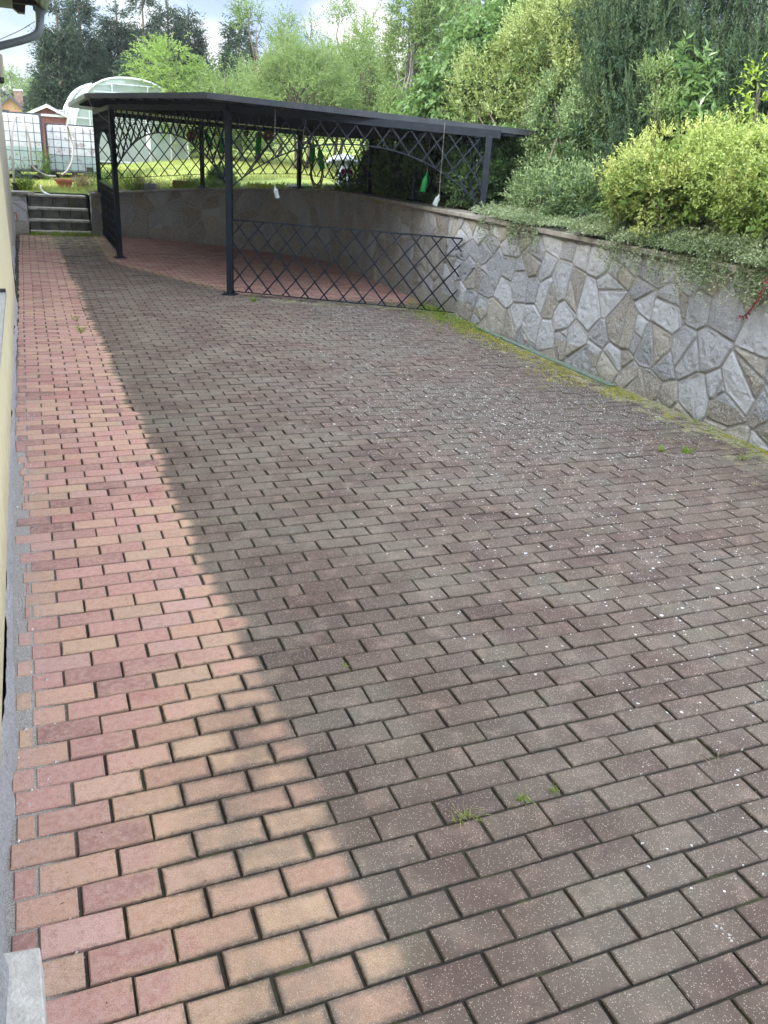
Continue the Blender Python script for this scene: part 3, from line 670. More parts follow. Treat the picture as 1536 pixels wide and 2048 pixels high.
beam(P1, P2, -.085, -.003, .032, (.0, .0)); beam(P2, PR, -.085, -.003, .030, (-.03, .12)); beam(P1, BK[5], -.085, -.004, .031, (-.033, .05))
for k in range(5): beam(BK[k], BK[k+1], -.085, -.005-.002*k, .026+.001*k, (.0, .0))
# roof: sheet slab, fascia, purlins
mb = MB(); rp = [tuple(p) for p in RP]; mb.prism(rp, lambda x, y: rz(x, y), lambda x, y: rz(x, y)+.012); rf = mb.obj('roof', M['roofmetal'], cpt)
mb = MB(); cxy = RP.mean(0)
for i in range(8):
    a, b = RP[i], RP[(i+1) % 8]; n = np.array([(b-a)[1], -(b-a)[0]]); n = n/np.hypot(*n)*.02
    q = [a, b, b+n, a+n]; vs = [(p[0], p[1], rz(*p)-.004) for p in q] + [(p[0], p[1], rz(*p)+.058) for p in q]
    mb.add(vs, [(3, 2, 1, 0), (4, 5, 6, 7), (0, 1, 5, 4), (1, 2, 6, 5), (2, 3, 7, 6), (3, 0, 4, 7)])
mb.obj('fascia', M['roofmetal'], cpt)
mb = MB()
for i in range(9):      # standing seams on top
    x = 1.2+i*.58
    ys = []
    for j in range(8):
        a, b = RP[j], RP[(j+1) % 8]
        if (a[0]-x)*(b[0]-x) < 0: ys.append(a[1]+(b[1]-a[1])*(x-a[0])/(b[0]-a[0]))
    if len(ys) > 1:
        y0, y1 = min(ys), max(ys); mb.tube([(x, y0, rz(x, y0)+.03), (x, y1, rz(x, y1)+.03)], .018, 4)
mb.obj('roof_seams', M['roofmetal'], cpt)
def clipseg(p, d):
    t0, t1 = -99, 99; p = np.array(p); d = np.array(d)
    for i in range(8):
        a, b = RP[i], RP[(i+1) % 8]; n = np.array([-(b-a)[1], (b-a)[0]]); q = n@(p-a); w = n@d
        if abs(w) < 1e-9: continue
        t = -q/w
        if w > 0: t0 = max(t0, t)
        else: t1 = min(t1, t)
    return p+d*t0, p+d*t1
dr = np.array([.905, -.425])
for k in range(14):
    p = np.array([2.2, 9.35])+np.array([.30, .62])*.72*k*.62
    a, b = clipseg(p, dr)
    if np.hypot(*(b-a)) > .5:
        mb = MB(); a = a+dr*.05; b = b-dr*.05
        mb.tube([(a[0], a[1], rz(*a)-.017), (b[0], b[1], rz(*b)-.017)], .019, 4); mb.obj('purlin', M['iron'], cpt)
# lattice panels
def lattice(a, b, lo, hi, cw, ch, zref, name, r=.0100, rails=(), u_off=0.0, arch=None, node=True, loz=None):
    """diamond lattice in the vertical plane a->b; lo(u), hi(u) bound it"""
    a = np.array(a, float); b = np.array(b, float); Ln = float(np.hypot(*(b-a))); d = (b-a)/Ln
    P3 = lambda u, z, o=0: (a[0]+d[0]*u - d[1]*o, a[1]+d[1]*u + d[0]*o, z)
    mb = MB(); k = ch/cw; nn = int((Ln+3)/cw)+3; du = cw/8
    for sg in (1, -1):
        for j in range(-nn, nn*2):
            u0 = u_off + j*cw; run = []
            us = np.arange(-0.0, Ln+1e-6, du)
            us = np.unique(np.concatenate([us, [Ln]]))
            zs = zref + sg*k*(us-u0)
            ok = (zs > np.array([lo(u) for u in us])-1e-6) & (zs < np.array([hi(u) for u in us])+1e-6)
            i = 0
            while i < len(us):
                if ok[i]:
                    jx = i
                    while jx+1 < len(us) and ok[jx+1]: jx += 1
                    ua, ub = us[i], us[jx]
                    # extend to the bounds
                    for _ in range(6):
                        s_ = du/2**(_+1)
                        if ua-s_ >= 0 and lo(ua-s_) <= zref+sg*k*(ua-s_-u0) <= hi(ua-s_): ua -= s_
                        if ub+s_ <= Ln and lo(ub+s_) <= zref+sg*k*(ub+s_-u0) <= hi(ub+s_): ub += s_
                    if ub-ua > .012:
                        mb.tube([P3(ua, zref+sg*k*(ua-u0), sg*.0038), P3(ub, zref+sg*k*(ub-u0), sg*.0038)], r, 4)
                    i = jx+1
                else: i += 1
    if node:
        for i in range(-nn, nn*2):
            for j in range(-14, 15):
                u = u_off+i*cw/2+0; z = zref+j*ch/2
                if (i+j) % 2 == 0 and 0.01 < u < Ln-.01 and lo(u)+.01 < z < hi(u)-.01:
                    mb.box(P3(u, z), (.012, .009, .018), math.atan2(d[1], d[0]))
    mb.obj(name, M['iron'], cpt)
    for z0, z1, rr in rails:
        m2 = MB(); m2.tube([P3(0, z0), P3(Ln, z1)], rr, 4); m2.obj('rail', M['iron'], cpt)
    if arch:
        m2 = MB(); m2.tube([P3(u, arch(u)) for u in np.linspace(.0, Ln, 33)], .0105, 4); m2.obj('arch_bar', M['iron'], cpt)
# low front gate panel and left low panel
gE = (4.82, 7.72)
lattice(P2, gE, lambda u: .045, lambda u: .895, .245, .285, .045+.285*2.72, 'railing_lattice', r=.0105, rails=((.045, .045, .008), (.90, .90, .013)), u_off=.125)
lattice(P1, (1.40, 15.70), lambda u: .05, lambda u: .98, .245, .285, .045+.285*2.72, 'railing_lattice', r=.0105, rails=((.05, .05, .008), (.985, .985, .016)), u_off=.12)
# arched friezes under the roof
def arch_f(Ln, ze, zm): return lambda u: ze + (zm-ze)*(1-abs(2*u/Ln-1)**2.3)
def frieze(a, b, ze, zm, cw=.20, ch=.285, name='arched_lattice'):
    Ln = math.hypot(b[0]-a[0], b[1]-a[1]); top = lambda u: rz(a[0]+(b[0]-a[0])*u/Ln, a[1]+(b[1]-a[1])*u/Ln)-.08
    ar = arch_f(Ln, ze, zm); lattice(a, b, ar, top, cw, ch, top(Ln/2)-.02, name, arch=ar, u_off=Ln/2, node=False)
frieze(P1, P2, 1.25, 1.83, .20, .26); frieze(P2, PR, 1.25, 1.83, .21, .26); frieze(BK[5], P1, 1.25, 1.80, .20, .26)
for k in range(5):
    a, b = BK[k], BK[k+1]; Ln = math.hypot(b[0]-a[0], b[1]-a[1]); z0 = ZB[k]+.13+.10*(k > 2); z1 = ZB[k+1]+.13+.10*(k >= 2)
    top = (lambda a, b, Ln: (lambda u: rz(a[0]+(b[0]-a[0])*u/Ln, a[1]+(b[1]-a[1])*u/Ln)-.08))(a, b, Ln)
    bot = (lambda z0, z1, Ln: (lambda u: z0+(z1-z0)*u/Ln))(z0, z1, Ln)
    lattice(a, b, bot, top, .235, .27, bot(0)+.02, 'back_lattice', rails=((z0, z1, .007),), node=False)
# horizontal slats below the back eaves
for k in range(5):
    a, b = BK[k], BK[k+1]
    for j in range(5):
        mb = MB(); za, zb = rz(*a)-.115-.033*j, rz(*b)-.115-.033*j
        if k in (0, 4) and j > 2: continue
        mb.tube([(a[0], a[1], za), (b[0], b[1], zb)], .0045, 4); mb.obj('slat', M['iron'], cpt)

# things hanging from the carport ----------------------------------------------------------
def bottle(c, L_, r, mat, label, tilt=0.0, ang=0.0, string=None, group='bottles hung under the carport roof', cat='bottle', ribs=False):
    c = Vector(c); t = thing('hanging_bottle', label, cat, c, group)
    ax = Vector((math.sin(tilt)*math.cos(ang), math.sin(tilt)*math.sin(ang), math.cos(tilt))); a = ax.orthogonal().normalized(); b = ax.cross(a)
    pr = [(.0, 0), (r*.9, 0), (r, .02*L_)]
    if ribs: pr += [(r*(.9 if k % 2 else 1), L_*(.1+.07*k)) for k in range(8)]
    pr += [(r, L_*.62), (r*.75, L_*.72), (r*.38, L_*.80), (r*.34, L_*.96), (r*.42, L_*.965), (r*.42, L_), (0, L_)]
    mb = MB(); mb.lathe(c, pr, 14, (a, b, ax)); mb.obj('glass', mat, t, smooth=True)
    top = c+ax*L_; z = rz(top.x, top.y)-.02
    mb = MB(); mb.tube([top, (top.x, top.y, z)], .0014, 4); mb.obj('string', M['hose_grey'], t)
gb = M['greenglass']; cb = M['clearglass']
bottle(at(516, 309, 12.8), .30, .038, gb, 'green glass bottle hanging upright just right of the front carport post', .05, 0)
bottle(at(422, 300, 14.2), .30, .040, gb, 'green glass bottle leaning left, hung left of the front carport post', -.28, 0)
bottle(at(442, 307, 14.0), .27, .038, gb, 'green glass bottle hung close beside the front carport post on its left', .12, 0)
bottle(at(624, 325, 13.4), .34, .040, gb, 'green glass bottle hanging in front of the coiled hose at the back post', .03, 0)
bottle(at(645, 338, 13.0), .32, .040, gb, 'green glass bottle leaning left above the lower coiled hose', -.22, 0)
bottle(at(845, 384, 10.9), .24, .034, gb, 'green glass bottle hanging in front of the dark post above the wall coping', .25, .4)
bottle(at(484, 322, 13.2), .30, .034, cb, 'colourless bottle hanging faintly against the lawn beside the green one', -.12, 0)
bottle(at(555, 396, 10.6), .135, .030, cb, 'clear ribbed plastic bottle hanging in front of the stone wall', -.28, 0, ribs=True)
bottle(at(869, 411, 9.6), .12, .028, cb, 'clear ribbed plastic bottle hanging above the coping near the right carport post', .38, 0, ribs=True)
def coil(c, rx, rz_, n, label, seed):
    rg = random.Random(seed); c = Vector(c); t = MB(); pts = []
    for i in range(n*20+1):
        a = 2*math.pi*i/20; k = i/20
        rr = 1+.09*math.sin(k*2.3+seed); w = Vector((math.cos(YAW), -math.sin(YAW), 0))
        pts.append(c + w*(rx*rr*math.sin(a)+.012*math.sin(k*5)) + Vector((0, 0, -rz_*rr+rz_*rr*math.cos(a)+rg.uniform(-.003, .003))) + Vector((math.sin(YAW), math.cos(YAW), 0))*(.018*math.sin(k*3.1)))
    t.tube(pts, .0065, 5); o = t.obj('coiled_hose', M['hose_red'], smooth=True)
    return tag(o, label, 'hose', 'hoses coiled on the carport back rail')
coil(at(614, 283, 13.9), .085, .17, 6, 'upper brown red hose coil hanging right of the back carport post', 1)
coil(at(634, 318, 13.8), .085, .19, 6, 'lower brown red hose coil hanging beside the upper one', 2)
for i, (px, py, D, r, lb) in enumerate(((397, 262, 15.3, .06, 'small black round pan hanging left of the second back post'), (493, 268, 14.8, .045, 'dark round pan hanging under the eaves right of the front post'), (517, 272, 14.6, .055, 'brown pan with pale centre hanging above the green bottle'), (537, 271, 14.5, .075, 'wide brown clay dish hanging under the back eaves'), (384, 272, 15.4, .085, 'brown clay dish hanging at the left back of the carport'))):
    c = at(px, py, D); ax = Vector((-math.sin(YAW), -math.cos(YAW), .15)).normalized(); a = ax.orthogonal().normalized(); b = ax.cross(a)
    t = thing('hanging_pan', lb, 'pan', c, 'pans hung under the back eaves'); mb = MB()
    mb.lathe(c, [(0, 0), (r*.8, 0), (r, .03), (r*.95, .035), (r*.75, .012), (.0, .012)], 16, (a, b, ax)); mb.obj('pan', M['black'] if i < 2 else simple('rusty_pan', (.16, .075, .04), .6), t)
    mb = MB(); mb.lathe(c+ax*.02, [(0, 0), (r*.3, 0), (r*.28, .01), (0, .014)], 12, (a, b, ax)); mb.obj('knob', M['hose_grey'], t)
    mb = MB(); mb.tube([c+Vector((0, 0, r*.9)), (c.x, c.y, rz(c.x, c.y)-.01)], .003, 4); mb.obj('hook', M['iron'], t)
# cable down from the roof corner to the first post
mb = MB(); a_ = [Vector((1.06, 12.32, 2.25)), Vector((1.12, 12.4, 2.12)), Vector((1.25, 12.55, 2.0)), Vector((1.37, 12.70, 1.93))]
mb.tube(a_, .006, 5); tag(mb.obj('cable', M['hose_grey']), 'thin grey cable hanging from the roof corner to the left carport post', 'cable')
mb = MB(); c = at(801, 262, 10.2)
mb.tube([at(608, 226, 11.2), at(612, 245, 11.2), at(607, 262, 11.2), at(608, 290, 11.2)], .004, 4); tag(mb.obj('wire_hook', M['hose_grey']), 'twisted grey wire hook hanging from the carport edge', 'wire')
# turquoise pot on the roof
c = Vector((2.75, 12.6, rz(2.75, 12.6)+.014)); c = at(433, 183, 14.0); c = Vector((c.x, c.y, rz(c.x, c.y)+.012))
t = thing('turquoise_pot', 'small turquoise plastic pot standing on the carport roof', 'pot', c); mb = MB()
mb.lathe(c, [(.055, 0), (.075, .19), (.092, .19), (.095, .235), (.085, .235), (.066, .03), (0, .03)], 18); mb.obj('pot', M['turq'], t, smooth=False)

# ------------------------------------------------------------------ garden structures
def base_z(x, y): return float(T(x, y))
def ibc(px0, px1, py_bot, D, H, label, lift=0.0, fill=.5, rot=0.0):
    a = at(px0, py_bot, D); b = at(px1, py_bot, D); a.z = b.z = 0
    d = (b-a).normalized(); Wd = (b-a).length; n = Vector((-d.y, d.x, 0)); c = (a+b)/2 + n*.5; z0 = base_z(c.x, c.y-.4)+lift
    A = (d, n, Vector((0, 0, 1))); t = thing('water_tank', label, 'water tank', (c.x, c.y, z0), 'caged water tanks on the lawn')
    mb = MB()
    for k in (-1, 0, 1): mb.box(c+d*(k*Wd*.42)+Vector((0, 0, z0+.05)), (.06, .48, .05), ax=A)
    mb.box(c+Vector((0, 0, z0+.115)), (Wd/2, .5, .013), ax=A); mb.obj('pallet', M['black'], t)
    # rounded tank
    nx_, r = 24, .09; prof = []
    hw, hd = Wd/2-.03, .46
    for k in range(4):
        for q in range(6):
            an = math.pi/2*k + math.pi/2*q/5; sx = (1, -1, -1, 1)[k]; sy = (1, 1, -1, -1)[k]
            prof.append((sx*(hw-r)+r*math.cos(an), sy*(hd-r)+r*math.sin(an)))
    zt = H-.03; lv = [(0, .94), (.03, .99), (.07, 1)] + [(.07+(zt-.24)*k/14, 1) for k in range(1, 14)] + [(zt-.075, 1), (zt-.04, .985), (zt-.015, .93), (zt-.01, .5)]
    vs = []; fl = []; stn = []
    for z, s_ in lv:
        for x, y in prof: vs.append(c+d*(x*s_)+n*(y*s_)+Vector((0, 0, z0+.13+z))); fl.append(z/zt - fill+.5); stn.append(1.0 if 'lower' in label else .3)
    m = len(prof); fs = [(i*m+k, i*m+(k+1) % m, (i+1)*m+(k+1) % m, (i+1)*m+k) for i in range(len(lv)-1) for k in range(m)] + [tuple(range(m-1, -1, -1)), tuple((len(lv)-1)*m+k for k in range(m))]
    me = mesh('tank', vs, fs, M['tank'], smooth=True, attrs={'fill': np.array(fl), 'stain': np.array(stn)}); link('tank', me, t)
    # wire cage
    mb = MB(); r = .0075
    for z in np.linspace(.02, H-.02, 7):
        p = [c+d*(sx*Wd/2)+n*(sy*.5)+Vector((0, 0, z0+.13+z)) for sx, sy in ((-1, -1), (1, -1), (1, 1), (-1, 1), (-1, -1))]
        for i in range(4): mb.tube([p[i], p[i+1]], r*(1.7 if z > H-.05 else 1), 5)
    for u in np.linspace(-.5, .5, 8):
        if abs(abs(u)-.357) < .001 and u < 0 and False: continue
        for sy in (-1, 1): mb.tube([c+d*(u*Wd)+n*(sy*.505)+Vector((0, 0, z0+.13)), c+d*(u*Wd)+n*(sy*.505)+Vector((0, 0, z0+.13+H-.02))], r, 5)
    for u in np.linspace(-.5, .5, 6):
        for sx in (-1, 1): mb.tube([c+d*(sx*Wd*.503)+n*u+Vector((0, 0, z0+.13)), c+d*(sx*Wd*.503)+n*u+Vector((0, 0, z0+.13+H-.02))], r, 5)
    mb.obj('cage', M['cage'], t)
    mb = MB(); p = c+d*(Wd*.3)-n*.47+Vector((0, 0, z0+.19)); mb.box(p, (.07, .04, .05), ax=A); mb.tube([p, p-n*.09], .03, 10); mb.obj('valve', M['black'], t)
    return c, d, n, z0
ibc(-20, 92, 352, 20.8, 1.14, 'taller caged white water tank beside the house with a hose arched over it', fill=.42, lift=.06)
ibc(98, 201, 347, 21.4, .98, 'lower caged white water tank with pinkish stains left of the carport', fill=.36)

# greenhouse
def greenhouse():
    gl = at(152, 333, 25.2); gr = at(379, 331, 25.5); gl.z = gr.z = 0; d = (gr-gl).normalized(); n = Vector((-d.y, d.x, 0)); Wd = (gr-gl).length
    c = (gl+gr)/2; z0 = base_z(c.x, c.y)-.02; H = 2.06; LN = 4.4
    # the tunnel runs back and to the left
    ax = (n - d*.05).normalized()
    t = thing('greenhouse', 'arched polycarbonate tunnel greenhouse behind the carport', 'greenhouse', (c.x, c.y, z0))
    def pr(a):   # arch profile a 0..pi
        x = -math.cos(a); y = math.sin(a); k = abs(x)**1.0
        return (Wd/2)*(x/max(abs(x)**2.6+abs(y)**2.6, 1e-6)**(1/2.6)), H*(y/max(abs(x)**2.6+abs(y)**2.6, 1e-6)**(1/2.6))
    N = 28; P = [pr(math.pi*i/N) for i in range(N+1)]
    def pt(i, l): x, z = P[i]; return c+d*x+ax*l+Vector((0, 0, z0+z))
    mb = MB(); vs = []; fs = []
    for l in (0.02, LN): vs += [pt(i, l) for i in range(N+1)]
    fs = [(i, i+1, N+2+i, N+1+i) for i in range(N)]; mb.add(vs, fs); mb.obj('cover', M['poly'], t, smooth=True)
    for l in (0, .9, 2.2, 3.3, 4.4):
        mb = MB(); mb.tube([pt(i, l) for i in range(N+1)], .035 if l in (0, 4.4) else .010, 6); mb.obj('hoop', M['alu'], t, smooth=True)
    # end walls with door
    for l, nm in ((0.03, 'end_wall'), (LN-.02, 'end_wall')):
        mb = MB(); vs = [pt(i, l) for i in range(N+1)]; mb.add(vs, [tuple(range(N+1))]); mb.obj(nm, M['polyend'], t)
    def q(x, z, o=-.02): return c+d*x-ax*(-o)*0 - n*.03 + Vector((0, 0, z0+z))
    mb = MB()
    for a, b in (((-.45, 0), (-.45, 1.90)), ((.45, 0), (.45, 1.90)), ((-.9, 1.70), (.95, 1.70)), ((-1.5, .03), (1.5, .03)), ((-1.45, 1.05), (-.45, 1.05)), ((.45, 1.05), (1.45, 1.05)), ((-.6, 1.91), (.6, 1.91)), ((-1.05, 0), (-1.05, 1.6)), ((1.0, 0), (1.0, 1.6))):
        mb.tube([q(*a), q(*b)], .018, 4)
    mb.obj('end_frame', M['alu'], t)
    mb = MB(); mb.tube([q(-.42, .05), q(-.42, 1.64), q(.42, 1.64), q(.42, .05), q(-.42, .05)], .016, 4); mb.tube([q(-.42, .95), q(.42, .95)], .014, 4)
    dr_ = mb.obj('door', M['alu'], t)
    mb = MB(); mb.box(q(.38, 1.05)-n*.03, (.02, .02, .09), 0); mb.box(q(.40, .6)-n*.02, (.05, .015, .2), 0); mb.obj('door_handle', M['white'], t)
    # solar grey base inside and vent window
    mb = MB(); i0, i1 = 6, 10
    def vp(i, l, up): x, z = P[i]; return c+d*x+ax*l+Vector((0, 0, z0+z+up))
    vs = [vp(i, l, 0.03+.15*(i1-i)/(i1-i0)) for l in (2.3, 3.4) for i in range(i0, i1+1)]; m = i1-i0+1
    mb.add(vs, [(k, k+1, m+k+1, m+k) for k in range(m-1)]); v = mb.obj('roof_vent', M['poly'], t)
    mb = MB()
    for l in (2.3, 3.4): mb.tube([vp(i, l, 0.03+.15*(i1-i)/(i1-i0)) for i in range(i0, i1+1)], .018, 5)
    mb.tube([vp(i0, 2.3, .18), vp(i0, 3.4, .18)], .016, 5); mb.obj('vent_frame', M['alu'], t)
    # things inside: dark ground, staging
    mb = MB(); mb.box(c+ax*2.4+Vector((0, 0, z0+.08)), (1.3, 2.2, .09), math.atan2(ax.y, ax.x)-math.pi/2); mb.obj('bed', M['soil'], t)
    mb = MB(); mb.box(c+ax*1.1+d*.95+Vector((0, 0, z0+.42)), (.42, .5, .18), math.atan2(d.y, d.x)); mb.obj('bench', M['greyblue'], t)
greenhouse()

def gable_building(name, label, cat, px0, px1, D, zb, zw, zr, depth, wall, roofm, rot=0.0, over=.25, rt=.12, roofname='roof', c0=None):
    a = at(px0, 300, D); b = at(px1, 300, D); a.z = b.z = 0; d = (b-a).normalized(); d = Vector((d.x*math.cos(rot)-d.y*math.sin(rot), d.x*math.sin(rot)+d.y*math.cos(rot), 0)); n = Vector((-d.y, d.x, 0)); Wd = (b-a).length; c = (a+b)/2
    t = thing(name, label, cat, (c.x, c.y, zb)); Z = Vector((0, 0, 1)); h = Wd/2
    f = [c-d*h+Z*zb, c+d*h+Z*zb, c+d*h+Z*zw, c+Z*zr, c-d*h+Z*zw]; vs = f+[p+n*depth for p in f]
    mb = MB(); mb.add(vs, [(0, 1, 2, 3, 4), (9, 8, 7, 6, 5)]+[(k, 5+k, 5+(k+1) % 5, (k+1) % 5) for k in range(5)]); mb.obj('wall', wall, t)
    mb = MB(); sl_ = (zr-zw)/h
    for s_ in (-1, 1):
        e = c+d*s_*(h+over)+Z*(zw-sl_*over+.01); r_ = c+Z*(zr+.01)
        q = [e-n*over, r_-n*over, r_+n*(depth+over), e+n*(depth+over)]; q2 = [p+Z*rt for p in q]
        mb.add(q+q2, [(3, 2, 1, 0), (4, 5, 6, 7), (0, 1, 5, 4), (1, 2, 6, 5), (2, 3, 7, 6), (3, 0, 4, 7)])
    rf = mb.obj(roofname, roofm, t)
    return t, c, d, n, rf
# red garden shed
zs = 1.0
t, c, d, n, rf = gable_building('garden_shed', 'red board garden shed with white verge boards between tank and greenhouse', 'shed', 52, 150, 28, .9, at(60, 234, 28).z, at(103, 213, 28).z, 3, M['redwood'], simple('shed_felt', (.30, .30, .30), .8), over=.10, rt=.05)
for sx in (-.02, .36):
    mb = MB(); p = c+d*(sx+.35)-n*.02+Vector((0, 0, at(103, 222.5, 28).z)); mb.box(p, (.11, .02, .06), ax=(d, n, Vector((0, 0, 1)))); w = mb.obj('vent_window', M['white'], t)
    mb = MB(); 
    for k in range(4): mb.box(p-n*.022+Vector((0, 0, -.06+.04*k)), (.14, .004, .006), ax=(d, n, Vector((0, 0, 1))))
    mb.obj('louvre', M['cage'], w)
mb = MB(); h = (at(150, 300, 28)-at(52, 300, 28)).length/2
for s_ in (-1, 1): mb.tube([c-n*.12+d*s_*(h+.1)+Vector((0, 0, at(60, 234, 28).z-.03)), c-n*.12+Vector((0, 0, at(103, 213.5, 28).z))], .035, 4)
mb.obj('verge_board', M['white'], t)
mb = MB(); mb.box(c+d*.3-n*.03+Vector((0, 0, at(103, 231, 28).z)), (.85, .025, .03), ax=(d, n, Vector((0, 0, 1)))); mb.obj('door_rail', M['white'], t)
mb = MB()
for k in range(16): mb.box(c+d*(-h+.06+k*(2*h-.12)/15)-n*.008+Vector((0, 0, 1.55)), (.012, .012, .62), ax=(d, n, Vector((0, 0, 1))))
mb.obj('board_battens', M['redwood'], t)
# orange house far behind
t, c, d, n, rf = gable_building('neighbour_house', 'distant orange gabled house with dark roof behind the tanks', 'house', 8, 53, 66, .5, at(6, 217, 66).z, at(30, 196, 66).z, 9, M['orange'], simple('slate_roof', (.05, .055, .065), .6, .2, 4), over=.35, rt=.16)
mb = MB(); p = c+d*.55+n*1.4+Vector((0, 0, at(41, 196, 66).z)); mb.box(p, (.26, .26, .45), ax=(d, n, Vector((0, 0, 1)))); ch = mb.obj('chimney', simple('chimney_brick', (.22, .13, .10), .8, .3, 9), rf)
mb = MB(); mb.box(p+Vector((0, 0, .50)), (.30, .30, .05), ax=(d, n, Vector((0, 0, 1)))); mb.obj('chimney_cap', M['white'], rf)
mb = MB(); mb.box(c-d*.42-n*.02+Vector((0, 0, at(20, 232, 66).z)), (.30, .03, .35), ax=(d, n, Vector((0, 0, 1)))); mb.obj('window', M['black'], t)

# pots, hoses, pedestal ----------------------------------------------------------------------
def bedD(px): return float(np.interp(px, [240, 300, 400, 450, 525, 580, 650, 700, 750, 800, 860], [17.9, 17.6, 17.35, 17.2, 16.7, 16.3, 15.9, 14.8, 13.6, 12.6, 11.6]))
def gz(px, py, D): v = at(px, py, D); v.z = base_z(v.x, v.y); return v
c = gz(128, 362, 18.9); t = thing('flower_pot', 'oblong terracotta flower pot on the lawn before the lower water tank', 'flower pot', c)
mb = MB()
vs = []; n = 20
for sc_, z in ((.70, 0), (.92, .12), (1.06, .125), (1.08, .165), (.98, .165), (.90, .13)):
    for k in range(n):
        a = 2*math.pi*k/n; cx_ = math.copysign(abs(math.cos(a))**.55, math.cos(a)); sy_ = math.copysign(abs(math.sin(a))**.55, math.sin(a)); vs.append(c+Vector((cx_*.17*sc_, sy_*.09*sc_, z)))
mb.add(vs, [(i*n+k, i*n+(k+1) % n, (i+1)*n+(k+1) % n, (i+1)*n+k) for i in range(5) for k in range(n)]+[tuple(range(n-1, -1, -1)), tuple(5*n+k for k in range(n))]); mb.obj('pot', M['terracotta'], t)
c2 = gz(35, 382, 17.75); t = thing('flower_pot', 'small black plastic pot standing on the flank wall beside the house', 'flower pot', c2)
mb = MB(); mb.lathe(c2+Vector((0, 0, -.02)), [(.065, 0), (.08, .15), (.092, .15), (.092, .175), (.08, .175), (.07, .14), (0, .14)], 16); mb.obj('pot', M['black'], t)
def tubething(name, label, cat, pts, r, mat, group=None, n=7):
    P = catmull3(pts); mb = MB(); mb.tube(P, r, n); return tag(mb.obj(name, mat, smooth=True), label, cat, group)
def catmull3(P, n=8):
    P = [Vector(p) for p in P]; P = [2*P[0]-P[1]]+P+[2*P[-1]-P[-2]]; out = []
    for i in range(1, len(P)-2):
        for k in range(n):
            t = k/n; a, b, c, d = P[i-1:i+3]; out.append(.5*((2*b)+(-a+c)*t+(2*a-5*b+4*c-d)*t*t+(-a+3*b-3*c+d)*t**3))
    return out+[P[-2]]
hp_ = [(29, 372, 17.8), (26, 330, 17.9), (24, 280, 18.2), (25, 255, 18.6), (31, 236, 18.9), (41, 238, 18.9), (52, 256, 18.8), (60, 290, 18.7), (62, 318, 18.7), (68, 335, 18.7), (82, 346, 18.7), (96, 352, 18.8), (112, 353, 18.8)]
tubething('garden_hose', 'pale grey brown hose arched over the taller water tank and looping to the pot', 'hose', [at(*p) for p in hp_], .021, M['hose_grey'])
tubething('garden_hose', 'bent pale hose rising from the terracotta pot before the lower tank', 'hose', [at(*p) for p in ((124, 350, 18.9), (134, 342, 18.95), (142, 328, 19.0), (146, 310, 19.1), (145, 292, 19.2), (140, 272, 19.2), (134, 250, 19.1))], .022, M['hose_grey'])
tubething('garden_hose', 'white hose curling on the lawn edge above the garden steps', 'hose', [at(82, 371, 18.6), at(83, 380, 18.4), at(88, 385, 18.1), at(98, 389.5, 17.9), at(102, 391, 17.75)], .020, M['hose_white'])
tubething('garden_hose', 'dull brown hose lying along the top of the flank wall', 'hose', [at(14, 383, 17.4), at(40, 383.5, 17.4), at(55, 384.5, 17.45), at(68, 387, 17.7)], .016, M['hose_grey'])
# grey pedestal with broad curved top
c = gz(690, 345, 17.6); t = thing('pedestal', 'blue grey pedestal with a broad rounded top on the lawn behind the lattice', 'garden ornament', c); mb = MB()
dx = Vector((math.cos(YAW), -math.sin(YAW), 0)); dy = Vector((math.sin(YAW), math.cos(YAW), 0)); Z = Vector((0, 0, 1)); zc = at(690, 318, 17.6).z
prof = [(-.14, 0), (-.15, .12), (-.12, .30), (-.10, .42)]
mb.lathe(c, [(.19, 0), (.17, .05), (.14, .12), (.13, .25), (.15, zc-c.z-.06), (.2, zc-c.z-.03), (0, zc-c.z)], 18); mb.obj('stem', M['greyblue'], t, smooth=True)
mb = MB(); vs = []; nn = 20; lv = [(.30, -.05), (.37, -.03), (.38, .01), (.34, .055), (.22, .085), (.0, .095)]
for r_, z in lv:
    for k in range(nn): a = 2*math.pi*k/nn; vs.append(Vector((c.x, c.y, zc))+dx*(r_*1.0*math.cos(a)-.02)+dy*(r_*.6*math.sin(a))+Z*(z-.10*abs(math.cos(a))**3*(r_/.38)))
mb.add(vs, [(i*nn+k, i*nn+(k+1) % nn, (i+1)*nn+(k+1) % nn, (i+1)*nn+k) for i in range(len(lv)-1) for k in range(nn)]+[tuple(range(nn-1, -1, -1))]); mb.obj('top', M['greyblue'], t, smooth=True)
# planters in the bed
c = at(301, 380, bedD(301)); c.z = base_z(c.x, c.y)-.02; t = thing('planter', 'grey bucket planter in the flower bed behind the left carport arch', 'planter', c); mb = MB()
mb.lathe(c, [(.11, 0), (.135, .16), (.14, .16), (.125, .15), (0, .13)], 16); mb.obj('pot', M['greyblue'], t)
c = at(375, 372, bedD(375)+.1); c.z = base_z(c.x, c.y)-.02; t = thing('planter', 'long brown clay trough planter in the flower bed', 'planter', c); mb = MB()
mb.box(c+Vector((0, 0, .09)), (.26, .10, .085), -.3); mb.obj('trough', M['terracotta'], t)
c = at(625, 375, bedD(625)); c.z = base_z(c.x, c.y); mb = MB(); mb.box(c+Vector((0, .05, .03)), (.22, .12, .02), -.5); tag(mb.obj('plastic_tray', simple('green_plastic', (.03, .25, .10), .4)), 'flat green plastic tray on the bed behind the coping', 'tray')
